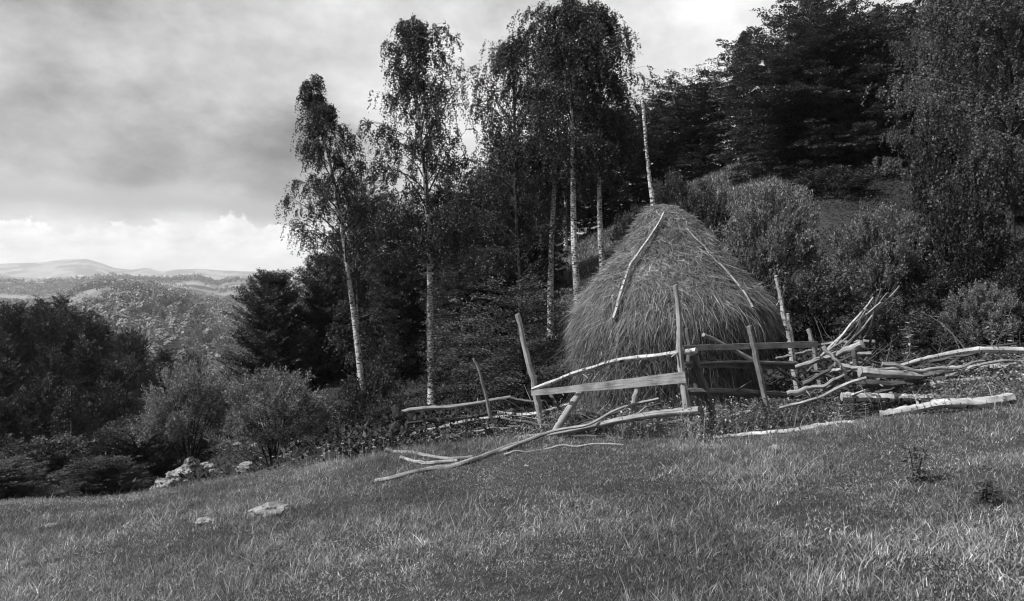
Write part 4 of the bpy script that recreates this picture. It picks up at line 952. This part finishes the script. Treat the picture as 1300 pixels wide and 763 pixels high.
def nz(scale, sc3, det=5, rough=.55, off=(0, 0, 0)):
    mp = N.n('ShaderNodeMapping'); mp.inputs['Scale'].default_value = sc3; mp.inputs['Location'].default_value = off; N.l(uv, mp.inputs[0])
    t = N.n('ShaderNodeTexNoise'); t.inputs['Scale'].default_value = scale; t.inputs['Detail'].default_value = det; t.inputs['Roughness'].default_value = rough; N.l(mp.outputs[0], t.inputs['Vector']); return t.outputs[0]
M = lambda op, a, b=None: math_(N, op, a, b)
wu = M('ADD', az, M('MULTIPLY', M('SUBTRACT', nz(4, (1, 2, 1)), .5), .5))
wv = M('ADD', el, M('MULTIPLY', M('SUBTRACT', nz(6, (1, 2.0, 1), 7, .6, off=(5, 3, 0)), .5), .20))
def blob(u0, v0, a, b, k):
    e = M('ADD', M('POWER', M('ABSOLUTE', M('DIVIDE', M('SUBTRACT', wu, u0), a)), 2.0), M('POWER', M('ABSOLUTE', M('DIVIDE', M('SUBTRACT', wv, v0), b)), 2.0))
    return M('MULTIPLY', M('EXPONENT', M('MULTIPLY', e, -1.0)), k)
dark = blob(-.50, .165, .34, .065, .36)
for b in (blob(-.60, .235, .26, .04, .16), blob(-.62, .325, .26, .05, .30), blob(-.26, .15, .18, .035, .14), blob(-.30, .27, .25, .03, .08), blob(.15, .40, .3, .05, .10), blob(.35, .27, .12, .03, .06)): dark = M('ADD', dark, b)
fine = M('MULTIPLY', M('SUBTRACT', nz(5, (1, 1.5, 1), 10, .58, (2, 7, 0)), .5), 1.15)
bright = M('ADD', M('SUBTRACT', .62, dark), fine)
# clear strip of sky
strip = M('MULTIPLY', M('EXPONENT', M('MULTIPLY', M('POWER', M('ABSOLUTE', M('DIVIDE', M('SUBTRACT', M('ADD', el, M('MULTIPLY', M('SUBTRACT', wv, el), .3)), .096), .022)), 2.0), -1.0)), .85)
# cumulus bank above the horizon
top = M('ADD', .077, M('MULTIPLY', M('SUBTRACT', nz(11, (1, .2, 1), 4, .55), .5), .075))
puff = M('ABSOLUTE', M('SUBTRACT', nz(34, (1, .6, 1), 3, .5, (3, 1, 0)), .5))
top = M('ADD', top, M('MULTIPLY', puff, -.05))
top = M('ADD', top, M('MULTIPLY', M('EXPONENT', M('MULTIPLY', M('POWER', M('ABSOLUTE', M('DIVIDE', M('ADD', az, .335), .035)), 2.0), -1.0)), .012))
cm = N.n('ShaderNodeMapRange'); cm.interpolation_type = 'SMOOTHSTEP'; N.l(M('SUBTRACT', top, M('ADD', el, M('MULTIPLY', M('SUBTRACT', nz(40, (1, 1.4, 1), 6, .65), .5), .035))), cm.inputs[0]); cm.inputs[1].default_value = -.001; cm.inputs[2].default_value = .006
shade = M('ADD', .22, M('MULTIPLY', nz(16, (1, 2.0, 1), 6, .62, (1, 9, 0)), 1.05))
m1 = N.n('ShaderNodeMix', data_type='FLOAT'); N.l(cm.outputs[0], m1.inputs[0]); N.l(bright, m1.inputs[2]); N.l(shade, m1.inputs[3])
sm = N.n('ShaderNodeMath', operation='SMOOTH_MAX'); N.l(m1.outputs[0], sm.inputs[0]); sm.inputs[1].default_value = .05; sm.inputs[2].default_value = .35; cl = sm.outputs[0]
# unseen cloud overhead and behind the view is dimmed to cut fill light
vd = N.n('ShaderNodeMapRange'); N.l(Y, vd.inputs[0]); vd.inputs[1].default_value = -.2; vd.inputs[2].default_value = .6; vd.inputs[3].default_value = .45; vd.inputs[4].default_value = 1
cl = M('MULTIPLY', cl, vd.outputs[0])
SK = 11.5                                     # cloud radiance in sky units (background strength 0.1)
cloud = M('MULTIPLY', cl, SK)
clear = M('MINIMUM', M('MULTIPLY', bw.outputs[0], 1.0), 3.3)
inv = M('SUBTRACT', 1.0, cm.outputs[0])
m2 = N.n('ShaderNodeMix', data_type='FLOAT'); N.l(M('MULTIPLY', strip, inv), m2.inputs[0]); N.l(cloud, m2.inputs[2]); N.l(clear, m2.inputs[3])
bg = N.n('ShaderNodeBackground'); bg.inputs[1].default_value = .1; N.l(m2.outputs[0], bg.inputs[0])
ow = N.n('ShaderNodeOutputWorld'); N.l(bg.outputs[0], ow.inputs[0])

# ------------------------------------------------------------------ camera and render settings
cam = bpy.data.cameras.new('camera'); co = bpy.data.objects.new('camera', cam); C.objects.link(co)
co.location = (0, 0, 0); co.rotation_euler = (PI / 2, 0, 0); cam.sensor_width = 36; cam.lens = F / 1300 * 36; cam.shift_y = -(381.5 - HY) / 1300
cam.clip_start = .05; cam.clip_end = 40000
scene.camera = co
vs = scene.view_settings; vs.view_transform = 'Standard'; vs.look = 'None'; vs.exposure = .2; vs.gamma = 1; vs.use_curve_mapping = False
scene.render.engine = 'CYCLES'
cy = scene.cycles; cy.max_bounces = 6; cy.diffuse_bounces = 2; cy.glossy_bounces = 1; cy.transmission_bounces = 3; cy.volume_bounces = 3; cy.transparent_max_bounces = 4
cy.use_denoising = True; cy.filter_width = 1.2
for o in scene.objects:
    for k in ('_h', '_w'):
        if k in o.keys(): del o[k]
